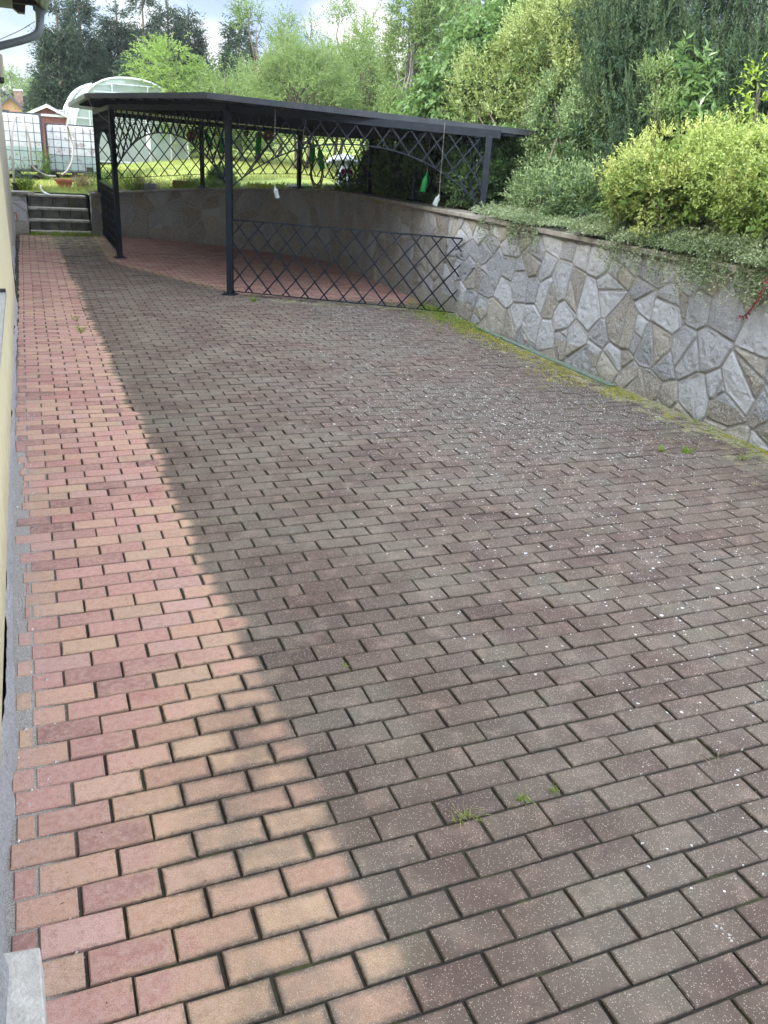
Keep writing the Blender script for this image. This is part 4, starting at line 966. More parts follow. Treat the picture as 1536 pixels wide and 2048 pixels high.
for i, (px, D, lb) in enumerate(((588, 13.7, 'white quartz stone lying on the bed left of the green tray'), (425, 15.6, 'flat pale stone edging the flower bed behind the coping'), (700, 13.0, 'rough grey stone in the bed below the pink peonies'), (665, 15.3, 'weathered flat stone at the edge of the lawn behind the tray'))):
    c = at(px, 370, max(D, bedD(px)+.05)); c.z = base_z(c.x, c.y); u, v = np.meshgrid(np.linspace(0, 2*math.pi, 15)[:-1], np.linspace(-1.2, 1.5, 7)); u = u.ravel(); v = v.ravel()
    k = 1+.35*(fbm(np.cos(u)*2, np.sin(u)*2, v*2+i*7, 8, 2)-.5); X = np.stack([np.cos(u)*np.cos(v)*.16*k, np.sin(u)*np.cos(v)*.11*k, np.sin(v)*.07*k], 1)+np.array(c)
    q = [(j*14+a, j*14+(a+1) % 14, (j+1)*14+(a+1) % 14, (j+1)*14+a) for j in range(6) for a in range(14)]
    tag(link('bed_stone', mesh('bed_stone', X, None, M['white'] if i == 0 else M['plinth'], quads=np.array(q), smooth=True)), lb, 'stone', 'stones in the flower bed')
# hillside fence
fx = [(700, 205, 44), (718, 206, 44), (735, 207, 44), (752, 208, 44), (775, 212, 38), (782, 213, 41), (786, 213, 44), (800, 212, 46)]
t = thing('hill_fence', 'thin dark post and wire fence on the far hillside meadow', 'fence', at(720, 240, 44))
for px, py, D in fx:
    v = at(px, 240, D); zb = base_z(v.x, v.y)-.3; vt = at(px, (180 if px == 775 else 188), D); mb = MB(); mb.tube([(v.x, v.y, zb), (v.x, v.y, vt.z)], .04, 5); mb.obj('fence_post', M['iron'], t)
for k, py in enumerate((192, 202, 212)):
    mb = MB(); mb.tube([at(px, py+(px-700)*.03, D) for px, _, D in fx], .012, 4); mb.obj('wire', M['iron'], t)
#@@PART3
# ------------------------------------------------------------------ foliage
def unit(v): return v/np.maximum(np.linalg.norm(v, axis=-1, keepdims=True), 1e-9)
def rdir(n, g=rng): return unit(g.normal(size=(n, 3)))
class Leaves:
    def __init__(s): s.V = []; s.Q = []; s.r = []; s.n = 0
    def add(s, C, U, L_, W_, fold=.12, droop=0.0, rnd=None, g=rng):
        n = len(C); L_ = np.broadcast_to(L_, (n,))[:, None]; W_ = np.broadcast_to(W_, (n,))[:, None]
        h = g.normal(size=(n, 3)) + np.array([0, 0, 1.6]); Sd = unit(np.cross(U, h)); N = unit(np.cross(Sd, U))
        tip = C+U*L_; tip[:, 2] -= droop*L_[:, 0]
        v = np.stack([C, C+U*L_*.48+Sd*W_*.5+N*L_*fold, tip, C+U*L_*.48-Sd*W_*.5+N*L_*fold], 1).reshape(-1, 3)
        s.V.append(v); i = s.n+np.arange(n)*4; s.Q.append(np.stack([i, i+1, i+2, i+3], 1)); s.n += 4*n
        r = g.random(n) if rnd is None else np.clip(rnd+g.normal(size=n)*.15, 0, 1)
        s.r.append(np.repeat(r, 4))
    def me(s, name, mat):
        return mesh(name, np.concatenate(s.V), None, mat, quads=np.concatenate(s.Q), attrs={'rnd': np.concatenate(s.r)})
def shoots(Lv, P, D, n, sl, L_, W_, ang=.9, g=rng, jit=.25, rnd=None, taper=.6, droop=0.0, curve=0.0):
    """P,D (m,3): shoot base and direction; n leaves spread along each shoot"""
    m = len(P); sl = np.broadcast_to(sl, (m,)); a = unit(np.cross(D, g.normal(size=(m, 3)))); b = np.cross(D, a)
    t = (np.arange(n)+.5)/n; az = np.arange(n)*2.4
    tt = np.tile(t, m); azz = np.tile(az, m)+np.repeat(g.uniform(0, 6.3, m), n); Dr = np.repeat(D, n, 0); A = np.repeat(a, n, 0); B = np.repeat(b, n, 0)
    Pc = np.repeat(P, n, 0)+Dr*(np.repeat(sl, n)*tt)[:, None]; Pc[:, 2] -= curve*np.repeat(sl, n)*tt**2
    an = ang*(1.1-.45*tt)+g.normal(size=m*n)*.15
    U = unit(Dr*np.cos(an)[:, None]+(A*np.cos(azz)[:, None]+B*np.sin(azz)[:, None])*np.sin(an)[:, None]+g.normal(size=(m*n, 3))*jit)
    k = (1-(1-taper)*tt)*g.uniform(.75, 1.2, m*n)
    Lv.add(Pc, U, L_*k, W_*k, droop=droop, g=g, rnd=None if rnd is None else np.repeat(rnd, n))
def lobes_sample(lobes, n, g, inner=.6, thr=.0, nf=1.2, seed=0, up=-.9, pw=.5):
    """lobes: (cx,cy,cz,rx,ry,rz); returns points, outward normals, depth 0..1"""
    lobes = np.array(lobes, float); ar = lobes[:, 3]*lobes[:, 4]+lobes[:, 4]*lobes[:, 5]+lobes[:, 3]*lobes[:, 5]
    k = g.choice(len(lobes), n, p=ar/ar.sum()); d = rdir(n, g); f = inner+(1-inner)*g.random(n)**pw
    c = lobes[k, :3]; r = lobes[k, 3:]
    bump = 1+.28*(fbm(d[:, 0]*2.2+k*7, d[:, 1]*2.2, d[:, 2]*2.2, seed, 2)-.5)*2
    P = c+d*r*(f*bump)[:, None]; N = unit(d/r)
    ok = d[:, 2] > up
    # drop points that lie deep inside another lobe
    for j in range(len(lobes)):
        q = ((P-lobes[j, :3])/lobes[j, 3:]); ok &= ~((np.sum(q*q, 1) < (inner*.92)**2) & (k != j))
    if thr > 0: ok &= fbm(P[:, 0]*nf, P[:, 1]*nf, P[:, 2]*nf, seed+50, 3) > thr
    return P[ok], N[ok], f[ok]
def limbs(mb, base, targets, r0, g, hfrac=(.15, .75), top=None, kink=.12):
    base = np.array(base, float); top = np.array(top) if top is not None else base
    for t in targets:
        h = g.uniform(*hfrac); s0 = base+(top-base)*h; v = t-s0; L_ = np.linalg.norm(v)
        n = 5; pts = [s0+v*(i/n)+np.array([g.normal()*kink*L_*.25, g.normal()*kink*L_*.25, .12*L_*math.sin(math.pi*i/n)])*(0 < i < n) for i in range(n+1)]
        rr = r0*(1-h)*.55+.006; mb.tube([Vector(p) for p in pts], [rr*(1-.8*i/n)+.003 for i in range(n+1)], 5, cap=False)
LM = {}
LM['thuja'] = leafmat('conifer_needles', (.022, .043, .028), (.058, .092, .052), trans=.12, rough=.6)
LM['spruce'] = leafmat('spruce_needles', (.03, .058, .035), (.075, .12, .065), trans=.15, rough=.6)
LM['birch'] = leafmat('birch_leaves', (.10, .185, .05), (.27, .38, .12), trans=.45)
LM['ash'] = leafmat('orchard_leaves', (.08, .145, .055), (.23, .32, .13), trans=.42)
LM['willow'] = leafmat('pale_willow_leaves', (.09, .16, .06), (.26, .35, .15), trans=.42)
LM['lilac'] = leafmat('broad_lilac_leaves', (.06, .13, .045), (.17, .28, .10), trans=.35, rough=.35, spec=.5)
LM['pale'] = leafmat('pale_shrub_leaves', (.06, .115, .04), (.42, .50, .22), (.40, .46, .20), trans=.35)  # pale, dark and gold: darkest leaf tone lowered to paint in shadow depth
LM['dark'] = leafmat('dark_shrub_leaves', (.035, .078, .036), (.26, .36, .17), trans=.28)
LM['gold'] = leafmat('golden_shrub_leaves', (.07, .125, .025), (.45, .50, .17), (.20, .33, .08), trans=.25)
LM['pine'] = leafmat('pine_needles', (.028, .060, .030), (.095, .150, .070), trans=.12, rough=.5)
LM['coto'] = leafmat('creeping_shrub_leaves', (.10, .16, .07), (.36, .43, .25), trans=.22, rough=.35, spec=.6)
LM['grass'] = leafmat('grass_blades', (.17, .21, .06), (.40, .42, .17), trans=.4)
LM['weed'] = leafmat('weed_leaves', (.10, .19, .02), (.30, .40, .06), trans=.35)
LM['moss'] = leafmat('moss_leaves', (.24, .24, .02), (.50, .46, .07), trans=.2, rough=.8)
LM['herb'] = leafmat('herb_leaves', (.06, .13, .03), (.20, .32, .09), trans=.35)
LM['bluegreen'] = leafmat('blue_green_leaves', (.07, .12, .09), (.18, .25, .18), trans=.3)
LM['straw'] = leafmat('dry_twigs', (.14, .11, .07), (.28, .22, .14), trans=.2)
LM['pink'] = leafmat('pink_petals', (.45, .02, .12), (.80, .10, .30), trans=.3)
LM['whitepetal'] = leafmat('white_petals', (.60, .60, .55), (.85, .85, .80), trans=.3)
LM['buff'] = leafmat('buff_young_leaves', (.35, .26, .12), (.60, .48, .25), trans=.4)
LM['redleaf'] = leafmat('red_creeper_leaves', (.12, .01, .015), (.30, .03, .04), trans=.3)

TS = 1.0
def tree(name, label, px, D, pyt, lobes, mat, nclu, nleaf, sl, L_, W_, seed, cat='tree', group=None, bark='bark', tr=.12, inner=.45, thr=.42, nf=.9, upb=.35, ang=.8, lean=(0, 0), ntarget=26, droop=.1, stems=1, curve=.0, up=-.75, zb=None):
    """lobes relative: (dx right, dy away, z as share of the height, rx, ry, rz metres)"""
    g = np.random.default_rng(seed); v = at(px, 300, D); z0 = base_z(v.x, v.y) if zb is None else zb; top = at(px, pyt, D).z; H = top-z0
    ex = np.array([math.cos(YAW), -math.sin(YAW), 0]); ey = np.array([math.sin(YAW), math.cos(YAW), 0]); B = np.array([v.x, v.y, z0])
    t = thing(name, label, cat, B, group)
    LB = [tuple(B+ex*l[0]+ey*l[1]+np.array([0, 0, H*l[2]]))+(l[3], l[4], l[5]) for l in lobes]
    P, N, f = lobes_sample(LB, nclu, g, inner, thr, nf, seed, up=up)
    Dn = unit(N+np.array([0, 0, upb])+g.normal(size=P.shape)*.35)
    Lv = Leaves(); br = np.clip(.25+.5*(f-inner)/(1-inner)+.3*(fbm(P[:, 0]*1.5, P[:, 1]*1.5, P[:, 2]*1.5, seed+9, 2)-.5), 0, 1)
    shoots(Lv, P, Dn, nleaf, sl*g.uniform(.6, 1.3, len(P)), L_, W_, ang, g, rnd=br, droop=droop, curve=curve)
    link('crown', Lv.me('crown', mat), t)
    mb = MB(); tp = B+ex*lean[0]+ey*lean[1]+np.array([0, 0, H*.86])
    for s_ in range(stems):
        o = (g.normal(size=3)*[.18, .18, 0])*(stems > 1); e = (g.normal(size=3)*[.6, .6, .1])*(stems > 1)
        pts = [B+o+(tp+e-B-o)*k+np.array([math.sin(k*5+s_)*.05, math.cos(k*4+s_)*.05, 0]) for k in np.linspace(0, 1, 9)]; pts[0] = pts[0]-np.array([0, 0, .15])
        mb.tube([Vector(p) for p in pts], [tr*(1-.88*k)/math.sqrt(stems) for k in np.linspace(0, 1, 9)], 8)
    idx = g.choice(len(P), min(ntarget, len(P)), replace=False); limbs(mb, B, P[idx], tr*.8, g, (.18, .8), tp)
    mb.obj('trunk', M[bark], t, smooth=True)
    return t
def conifer(name, label, px, D, pyt, rad, seed, mat='thuja', group=None, n=2600, nl=9, drop=.25, base=.04, L_=.20, W_=.06, power=.85, dens=.40, tr=.16):
    g = np.random.default_rng(seed); v = at(px, 300, D); z0 = base_z(v.x, v.y); H = at(px, pyt, D).z-z0; B = np.array([v.x, v.y, z0]); t = thing(name, label, 'tree', B, group)
    h = base+(1-base)*(1-np.sqrt(g.random(n))); az = g.uniform(0, 2*math.pi, n); prof = rad*((1-h)**power)*(1+.30*(fbm(np.cos(az)*1.5+h*6, np.sin(az)*1.5, h*9, seed, 3)-.5)*2)+.05
    f = .35+.65*g.random(n)**.6; d = np.stack([np.cos(az), np.sin(az), np.zeros(n)], 1); P = B+d*(prof*f)[:, None]+np.array([0, 0, 1])*(h*H - .10*prof*f)[:, None]
    ok = fbm(P[:, 0]*1.4, P[:, 1]*1.4, P[:, 2]*1.4, seed+5, 3) > dens; P = P[ok]; d = d[ok]; f = f[ok]
    Dn = unit(d+np.array([0, 0, .15-drop])+g.normal(size=P.shape)*.28); Lv = Leaves(); m = len(P)
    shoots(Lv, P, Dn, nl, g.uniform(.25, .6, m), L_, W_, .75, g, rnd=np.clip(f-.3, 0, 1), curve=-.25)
    # leader shoot
    pt = np.array([B+np.array([0, 0, H*k]) for k in np.linspace(.86, 1.0, 12)]); shoots(Lv, pt, unit(np.array([[0, 0, 1.0]]*12)+g.normal(size=(12, 3))*.35), 10, .25, L_*.7, W_*.8, 1.0, g)
    link('crown', Lv.me('crown', LM[mat]), t)
    mb = MB(); mb.tube([Vector(B+np.array([0, 0, -.2+(H+.1)*k])) for k in np.linspace(0, 1, 8)], [tr*(1-.93*k) for k in np.linspace(0, 1, 8)], 7)
    for i in g.choice(m, min(70, m), replace=False):
        a = np.array([B[0], B[1], P[i, 2]-.15*np.linalg.norm(P[i, :2]-B[:2])]); mb.tube([Vector(a), Vector((a+P[i])/2+np.array([0, 0, -.03])), Vector(P[i])], [.03, .02, .008], 4, cap=False)
    mb.obj('trunk', M['bark'], t)
    return t

# background conifers on the left
GC = 'dark conifers behind the greenhouse'
for a in ((135, 33, -10, .80, 11, 'tall dark cypress directly right of the distant orange house'), (178, 34, -24, .85, 12, 'tall dark cypress between the leftmost cypress and the broad ones'), (248, 35, -5, .85, 13, 'dark cypress with a rounded top behind the greenhouse apex'),
          (298, 36, -25, 1.0, 14, 'broadest dark cypress rising above the carport roof'), (345, 37, -2, .95, 15, 'dark cypress partly behind the light green birch'), (385, 38, 22, .8, 16, 'rightmost dark cypress of the row beside the pale tree tops')):
    conifer('cypress_tree', a[5], a[0], a[1], a[2], a[3], a[4], group=GC, n=4200, nl=9, power=.70, dens=.42, L_=.17, W_=.05)
conifer('cypress_tree', 'low dark conifer hiding the foot of the cypress row beside the greenhouse', 112, 34, 125, .7, 17, group=GC, n=1500, dens=.36)
conifer('spruce_tree', 'small bushy conifer behind the greenhouse and left of the birch', 300, 29, 100, 1.0, 18, 'spruce', n=2200, power=.6, dens=.36)
conifer('spruce_tree', 'slim pointed spruce standing between the birch and the orchard trees', 480, 34, 27, .95, 19, 'spruce', n=2000, dens=.34)
conifer('spruce_tree', 'sparse young spruce behind the distant orange house', 37, 78, 150, 3.0, 20, 'spruce', n=900, dens=.47, L_=.3, W_=.09, drop=.05)
conifer('spruce_tree', 'bluish conifer between the orange house and the red shed', 74, 72, 188, 2.6, 21, 'spruce', n=1000, dens=.38, L_=.28, W_=.09)
GT = 'light green trees beyond the lawn'
tree('birch_tree', 'light green birch behind the greenhouse right end', 348, 26, 72, [(0, 0, .55, 1.0, 1.0, 1.5), (-.5, .2, .38, .9, .9, .9), (.75, 0, .40, 1.1, 1.0, 1.1), (.1, 0, .8, .5, .5, .75), (1.6, .4, .33, .8, .8, .8)], LM['birch'], 3400, 9, .32, .085, .05, 31, group=GT, tr=.075, thr=.40, droop=.3, curve=.3)
tree('orchard_tree', 'bushy pale green tree above the turquoise pot', 455, 25, 118, [(0, 0, .50, .9, .9, 1.1), (-.5, .2, .35, .7, .7, .8), (.5, 0, .38, .8, .8, .9)], LM['ash'], 2400, 9, .30, .085, .05, 32, group=GT, tr=.075, thr=.38)
tree('orchard_tree', 'upright pale green tree with a tall thin top right of the slim spruce', 515, 27, 8, [(0, 0, .42, .8, .8, 1.2), (-.2, 0, .75, .38, .4, 1.0), (.3, .2, .55, .5, .5, 1.0), (-.45, 0, .88, .14, .2, .7)], LM['ash'], 2300, 9, .34, .085, .05, 33, group=GT, tr=.075, thr=.46)
tree('orchard_tree', 'wide light green willow like tree above the middle of the carport roof', 600, 23, 72, [(0, 0, .50, 1.2, 1.0, 1.3), (-.7, .2, .42, .7, .7, 1.0), (.75, 0, .42, .7, .7, 1.0), (-.3, 0, .68, .5, .5, .9), (.5, .2, .66, .4, .4, .9)], LM['willow'], 4600, 9, .34, .085, .03, 34, group=GT, tr=.075, thr=.41, stems=3, curve=.15)
tree('orchard_tree', 'tall leafy tree with upright tips right of the wide willow like tree', 668, 26, 12, [(0, 0, .50, 1.1, 1.0, 1.6), (-.7, .2, .60, .45, .5, 1.2), (.6, 0, .60, .45, .5, 1.3), (.1, 0, .85, .28, .3, .9), (.85, .1, .80, .16, .2, .7)], LM['ash'], 3400, 9, .34, .085, .05, 35, group=GT, tr=.075, thr=.44, stems=2)
tree('orchard_tree', 'light green tree with drooping side twigs beside the hill meadow', 735, 24, 40, [(0, 0, .50, .6, .6, 1.1), (.3, 0, .60, .4, .4, .8), (-.3, 0, .76, .35, .35, .8)], LM['willow'], 1700, 9, .32, .085, .035, 36, group=GT, tr=.075, thr=.45, curve=.3)
tree('orchard_tree', 'slender tree top rising above the others left of the birch tops', 560, 30, 38, [(0, 0, .55, .6, .7, 1.6), (.2, 0, .86, .25, .3, .8)], LM['ash'], 1300, 9, .34, .09, .05, 37, group=GT, tr=.075, thr=.44)
tree('poplar_tree', 'tall airy tree whose leaves show sky gaps left of the broad leaved tree', 812, 20, -60, [(0, 0, .55, .6, .6, 1.7), (-.1, 0, .82, .4, .4, 1.0), (.45, .2, .70, .5, .5, 1.3), (.1, 0, .30, .5, .5, .9)], LM['ash'], 3600, 9, .32, .075, .045, 38, group=GT, tr=.075, thr=.43, bark='barkgrey')
tree('poplar_tree', 'darker tall tree behind the airy one at the top edge', 880, 22, -80, [(0, 0, .55, .9, .9, 1.7), (.6, 0, .80, .7, .7, 1.2), (-.3, 0, .35, .8, .8, 1.2)], LM['dark'], 3800, 9, .34, .09, .055, 39, group=GT, tr=.075, thr=.40)
tree('thuja_bush', 'dark bush between the hill meadow and the broad leaved tree', 845, 17.5, 170, [(0, 0, .45, .55, .6, .7), (.1, 0, .75, .4, .4, .5)], LM['thuja'], 2200, 9, .20, .07, .025, 40, 'bush', thr=.3)
tree('buff_shrub', 'shrub with buff young leaves above the carport roof edge', 858, 14.5, 172, [(0, 0, .80, .22, .22, .28), (.12, 0, .60, .25, .25, .3), (-.05, .1, .45, .3, .3, .4)], LM['buff'], 380, 7, .22, .07, .035, 41, 'shrub', thr=.36, tr=.03)
# broad leaved lilac / catalpa
tree('broad_leaved_tree', 'tree with large drooping heart shaped leaves above the right end of the carport', 945, 13, 42, [(0, 0, .55, .75, .8, .9), (-.25, 0, .35, .65, .7, .8), (.35, 0, .75, .6, .6, .6), (.1, 0, .82, .35, .35, .5), (-.35, -.1, .18, .5, .5, .6)], LM['lilac'], 1500, 9, .26, .13, .095, 42, thr=.36, droop=.45, nf=1.6, tr=.07, ang=1.1)
tree('broad_leaved_tree', 'broad leaved tree at the top edge left of the dark pine', 1120, 13.5, -70, [(0, 0, .55, .95, .9, 1.3), (-.6, 0, .72, .6, .6, .9), (.5, 0, .70, .6, .6, 1.0), (-.2, 0, .4, .9, .8, 1.0)], LM['lilac'], 2100, 9, .28, .12, .08, 43, thr=.37, droop=.4, nf=1.4, tr=.08, ang=1.1)
tree('broad_leaved_tree', 'slightly bluish leafy tree at the top edge between the two broad leaved trees', 1015, 16, -60, [(0, 0, .6, .9, .9, 1.4), (.4, 0, .8, .7, .7, .9)], LM['ash'], 2400, 9, .3, .085, .05, 44, thr=.38, tr=.08)
# distant hedge behind the lawn so that no bare ground line shows
for i, (px, D, pyt, r_) in enumerate(((20, 75, 205, 5), (410, 60, 165, 4), (520, 55, 170, 4), (620, 50, 150, 4), (690, 48, 150, 3.5))):
    tree('far_tree', ('hazy far tree at the left edge behind the orange house', 'far tree filling the gap right of the birch', 'far tree behind the slim spruce foot', 'far tree behind the wide willow like tree', 'far tree left of the hill meadow')[i], px, D, pyt, [(0, 0, .5, r_, r_*.6, 2.2), (r_*.6, 0, .4, r_*.6, 2, 1.8)], LM['spruce' if i % 2 else 'ash'], 1100, 8, .8, .32, .2, 60+i, group='far trees at the end of the lawn', thr=.3, tr=.25)

# ------------------------------------------------------------------ shrubs on the bank
def shrub(name, label, px, D, py0, lobes, mat, nclu, nleaf, sl, L_, W_, seed, inner=.72, thr=.3, nf=1.5, upb=.8, ang=.85, fill=0.35, cat='shrub', z0=None, group=None, jit=.25, zoff=0.0, curve=0.0, pw=.45, bark='bark', lump=.5, nst=38):
    """lobes: (photo px, py, distance, rx, ry, rz)"""
    g = np.random.default_rng(seed); v = at(px, py0, D); b = base_z(v.x, v.y) if z0 is None else z0; B = np.array([v.x, v.y, b]); t = thing(name, label, cat, B, group)
    LB = [tuple(at(l[0], l[1], l[2]))+tuple(l[3:]) for l in lobes]
    P, N, f = lobes_sample(LB, nclu, g, inner, thr, nf, seed, pw=pw); Lv = Leaves()
    Dn = unit(N*.9+np.array([0, 0, upb])+g.normal(size=P.shape)*.30)
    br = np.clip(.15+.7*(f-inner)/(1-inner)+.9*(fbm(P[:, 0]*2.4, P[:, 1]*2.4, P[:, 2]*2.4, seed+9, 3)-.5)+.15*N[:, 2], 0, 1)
    lift = (fbm(P[:, 0]*3, P[:, 1]*3, P[:, 2]*3, seed+4, 2)-.5)
    P = P+N*((fbm(P[:, 0]*2.1, P[:, 1]*2.1, P[:, 2]*2.1, seed+31, 3)-.5)*lump*1.25+lift*.35*sl/.3)[:, None]
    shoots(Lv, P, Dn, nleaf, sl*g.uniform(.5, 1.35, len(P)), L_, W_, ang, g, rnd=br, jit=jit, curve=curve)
    if fill:
        P2, N2, f2 = lobes_sample(LB, int(nclu*fill), g, inner*.62, 0, nf, seed+1, pw=1.2)
        shoots(Lv, P2, unit(N2+g.normal(size=P2.shape)*.6), nleaf, sl*.9, L_*1.5, W_*1.7, 1.1, g, rnd=np.full(len(P2), .05), jit=.4)  # inner leaves given the darkest tone, shade between clumps put into their colour
    link('foliage', Lv.me('foliage', mat), t)
    mb = MB(); idx = g.choice(len(P), min(nst, len(P)), replace=False)
    for i in idx:
        q_ = .15 if nst > 9 else .03; a = np.array([B[0]+g.normal()*q_, B[1]+g.normal()*q_, b-.1]); v_ = P[i]-a
        mb.tube([Vector(a), Vector(a+v_*.5+np.array([0, 0, .12])), Vector(P[i]-N[i]*.1)], [.022, .014, .006], 5, cap=False)
    mb.obj('stems', M[bark], t)
    return t
shrub('pale_green_shrub', 'large pale yellow green shrub with feathery shoots behind the right end of the carport roof', 1050, 11.5, 330,
      [(985, 215, 12.6, .66, .6, .50), (1060, 175, 12.2, .7, .7, .62), (1150, 120, 11.6, .75, .7, .72), (1215, 95, 11.4, .55, .6, .65), (915, 225, 13, .45, .5, .30), (1110, 235, 12.0, .60, .6, .55), (1190, 190, 11.2, .65, .6, .62)], LM['pale'], 7200, 11, .24, .066, .027, 71, thr=.36, upb=1.0, nf=2.0, lump=1.0)
shrub('grey_green_shrub', 'big grey green shrub with small leaves reaching down to the wall right of the carport', 1120, 9.6, 400,
      [(1150, 265, 10.9, .50, .5, .50), (1100, 355, 10.9, .36, .4, .42), (1165, 370, 9.9, .42, .45, .45), (1205, 300, 10.0, .45, .5, .5), (1100, 300, 11.5, .35, .4, .4), (1130, 420, 9.9, .35, .4, .22), (1040, 350, 12.0, .42, .4, .6), (1105, 385, 10.3, .30, .35, .32), (1170, 415, 9.3, .38, .4, .26), (1060, 385, 11.2, .30, .3, .35), (1215, 400, 9.0, .30, .35, .25)], LM['dark'], 8400, 10, .18, .060, .026, 72, thr=.38, nf=2.4, upb=.5, lump=.8)
shrub('dark_pine', 'tall dark mountain pine with upright candles at the top right', 1400, 9.8, 380,
      [(1290, 130, 9.9, .50, .6, .62), (1380, 60, 10.0, .7, .7, .80), (1500, 60, 9.8, .75, .7, .85), (1440, 180, 9.6, .65, .6, .6), (1330, 250, 9.5, .5, .5, .5), (1540, 210, 9.2, .6, .6, .6), (1280, 340, 9.3, .38, .5, .45), (1250, 40, 10.6, .5, .5, .7), (1240, 230, 9.9, .32, .4, .6)], LM['pine'], 4300, 46, .22, .055, .0075, 73, thr=.24, upb=2.0, ang=.5, fill=.6, jit=.12, lump=.35, cat='pine')
def candles():
    g = np.random.default_rng(173); t = bpy.data.objects['dark_pine']
    LB = [tuple(at(l[0], l[1], l[2]))+tuple(l[3:]) for l in [(1290, 130, 9.8, .55, .6, .66), (1380, 60, 9.9, .75, .7, .84), (1500, 60, 9.7, .8, .7, .9), (1440, 180, 9.5, .70, .6, .64), (1330, 250, 9.4, .55, .5, .54), (1540, 210, 9.1, .65, .6, .64), (1280, 340, 9.2, .42, .5, .48), (1240, 230, 9.8, .36, .4, .64)]]
    P, N, f = lobes_sample(LB, 1500, g, .93, .30, 1.5, 73); D = unit(N*.28+np.array([0, 0, 1.0])+g.normal(size=P.shape)*.10); Lv = Leaves()
    shoots(Lv, P, D, 46, g.uniform(.10, .30, len(P)), .034, .0075, .75, g, jit=.10, taper=.55, rnd=.55+.45*g.random(len(P)))
    link('candles', Lv.me('candles', LM['pine']), t)
candles()
shrub('golden_shrub', 'golden yellow green shrub spreading over the bank above the creeping cover', 1400, 7.9, 430,
      [(1395, 325, 8.2, .40, .5, .20), (1330, 375, 7.9, .38, .5, .24), (1440, 365, 7.7, .45, .5, .26), (1530, 335, 7.8, .45, .5, .26), (1280, 400, 7.9, .28, .35, .18), (1370, 395, 7.7, .40, .4, .20), (1500, 375, 7.5, .42, .4, .25), (1590, 360, 7.3, .45, .5, .28)], LM['gold'], 7600, 9, .11, .042, .022, 74, thr=.40, nf=3.4, upb=.35, lump=.65)
shrub('golden_shrub', 'paler small leaved golden shrub at the right edge of the bank', 1590, 7.2, 430,
      [(1520, 425, 7.0, .26, .3, .15), (1570, 385, 6.9, .36, .4, .24), (1610, 420, 6.7, .33, .4, .22)], LM['gold'], 2400, 9, .11, .036, .020, 75, thr=.38, nf=4, upb=.4, lump=.5)
shrub('leafy_sapling', 'thin sapling with light leaves standing out before the dark pine', 1320, 9.0, 300,
      [(1315, 150, 8.9, .10, .12, .13), (1330, 190, 8.9, .10, .12, .10), (1322, 225, 8.8, .13, .14, .12), (1345, 240, 8.8, .12, .12, .10)], LM['willow'], 190, 9, .16, .055, .022, 76, thr=0, upb=1.3, fill=0, nst=4, lump=.1)
shrub('leafy_sapling', 'palmate leaved chestnut twig showing before the dark pine', 1395, 9.0, 300,
      [(1375, 118, 8.9, .12, .12, .05), (1400, 165, 8.9, .16, .12, .12), (1390, 210, 8.8, .16, .14, .12), (1410, 235, 8.7, .14, .12, .10)], LM['lilac'], 105, 7, .12, .13, .045, 77, thr=0, upb=.2, fill=0, ang=1.3, nst=4, lump=.1)
shrub('leafy_sapling', 'yellow green twig hanging in at the right edge before the pine', 1525, 7.6, 300,
      [(1522, 175, 7.6, .05, .1, .12), (1532, 205, 7.6, .07, .1, .07)], LM['weed'], 34, 8, .16, .06, .026, 78, thr=0, upb=.3, fill=0, nst=3, lump=.1)
# dark bushes behind the carport lattice
for i, (px, py, D, r_, lb) in enumerate(((815, 352, 13.3, .42, 'round dark glossy bush behind the lattice left of the wall post'), (905, 330, 12.3, .50, 'dark bush with twiggy centre behind the right lattice panel'), (960, 330, 11.2, .42, 'dark bush behind the right carport post'), (445, 362, 17.7, .17, 'low dark green bush behind the front carport post'))):
    shrub('dark_bush', lb, px, D, 400, [(px, py, D, r_, r_, r_*.85), (px+12, py+22, D-.1, r_*.7, r_*.7, r_*.5)], LM['lilac' if i < 3 else 'herb'], 1500, 9, .14, .06, .03, 80+i, thr=.25, cat='bush')
tree('background_bush', 'tall green bush closing the view behind the right half of the carport', 860, 15.5, 228, [(0, 0, .5, 1.0, .7, .75), (1.0, -.5, .45, .9, .7, .75), (-.7, .5, .3, .5, .5, .5), (1.8, -.6, .5, .8, .7, .8)], LM['herb'], 3200, 9, .2, .07, .035, 86, 'bush', thr=.25, stems=4, tr=.06)
tree('background_bush', 'bright leafy bush beside the peonies behind the lattice', 770, 15, 300, [(0, 0, .5, .42, .4, .35), (.3, 0, .3, .3, .3, .25)], LM['herb'], 900, 9, .16, .06, .03, 87, 'bush', thr=.25, stems=3, tr=.04)

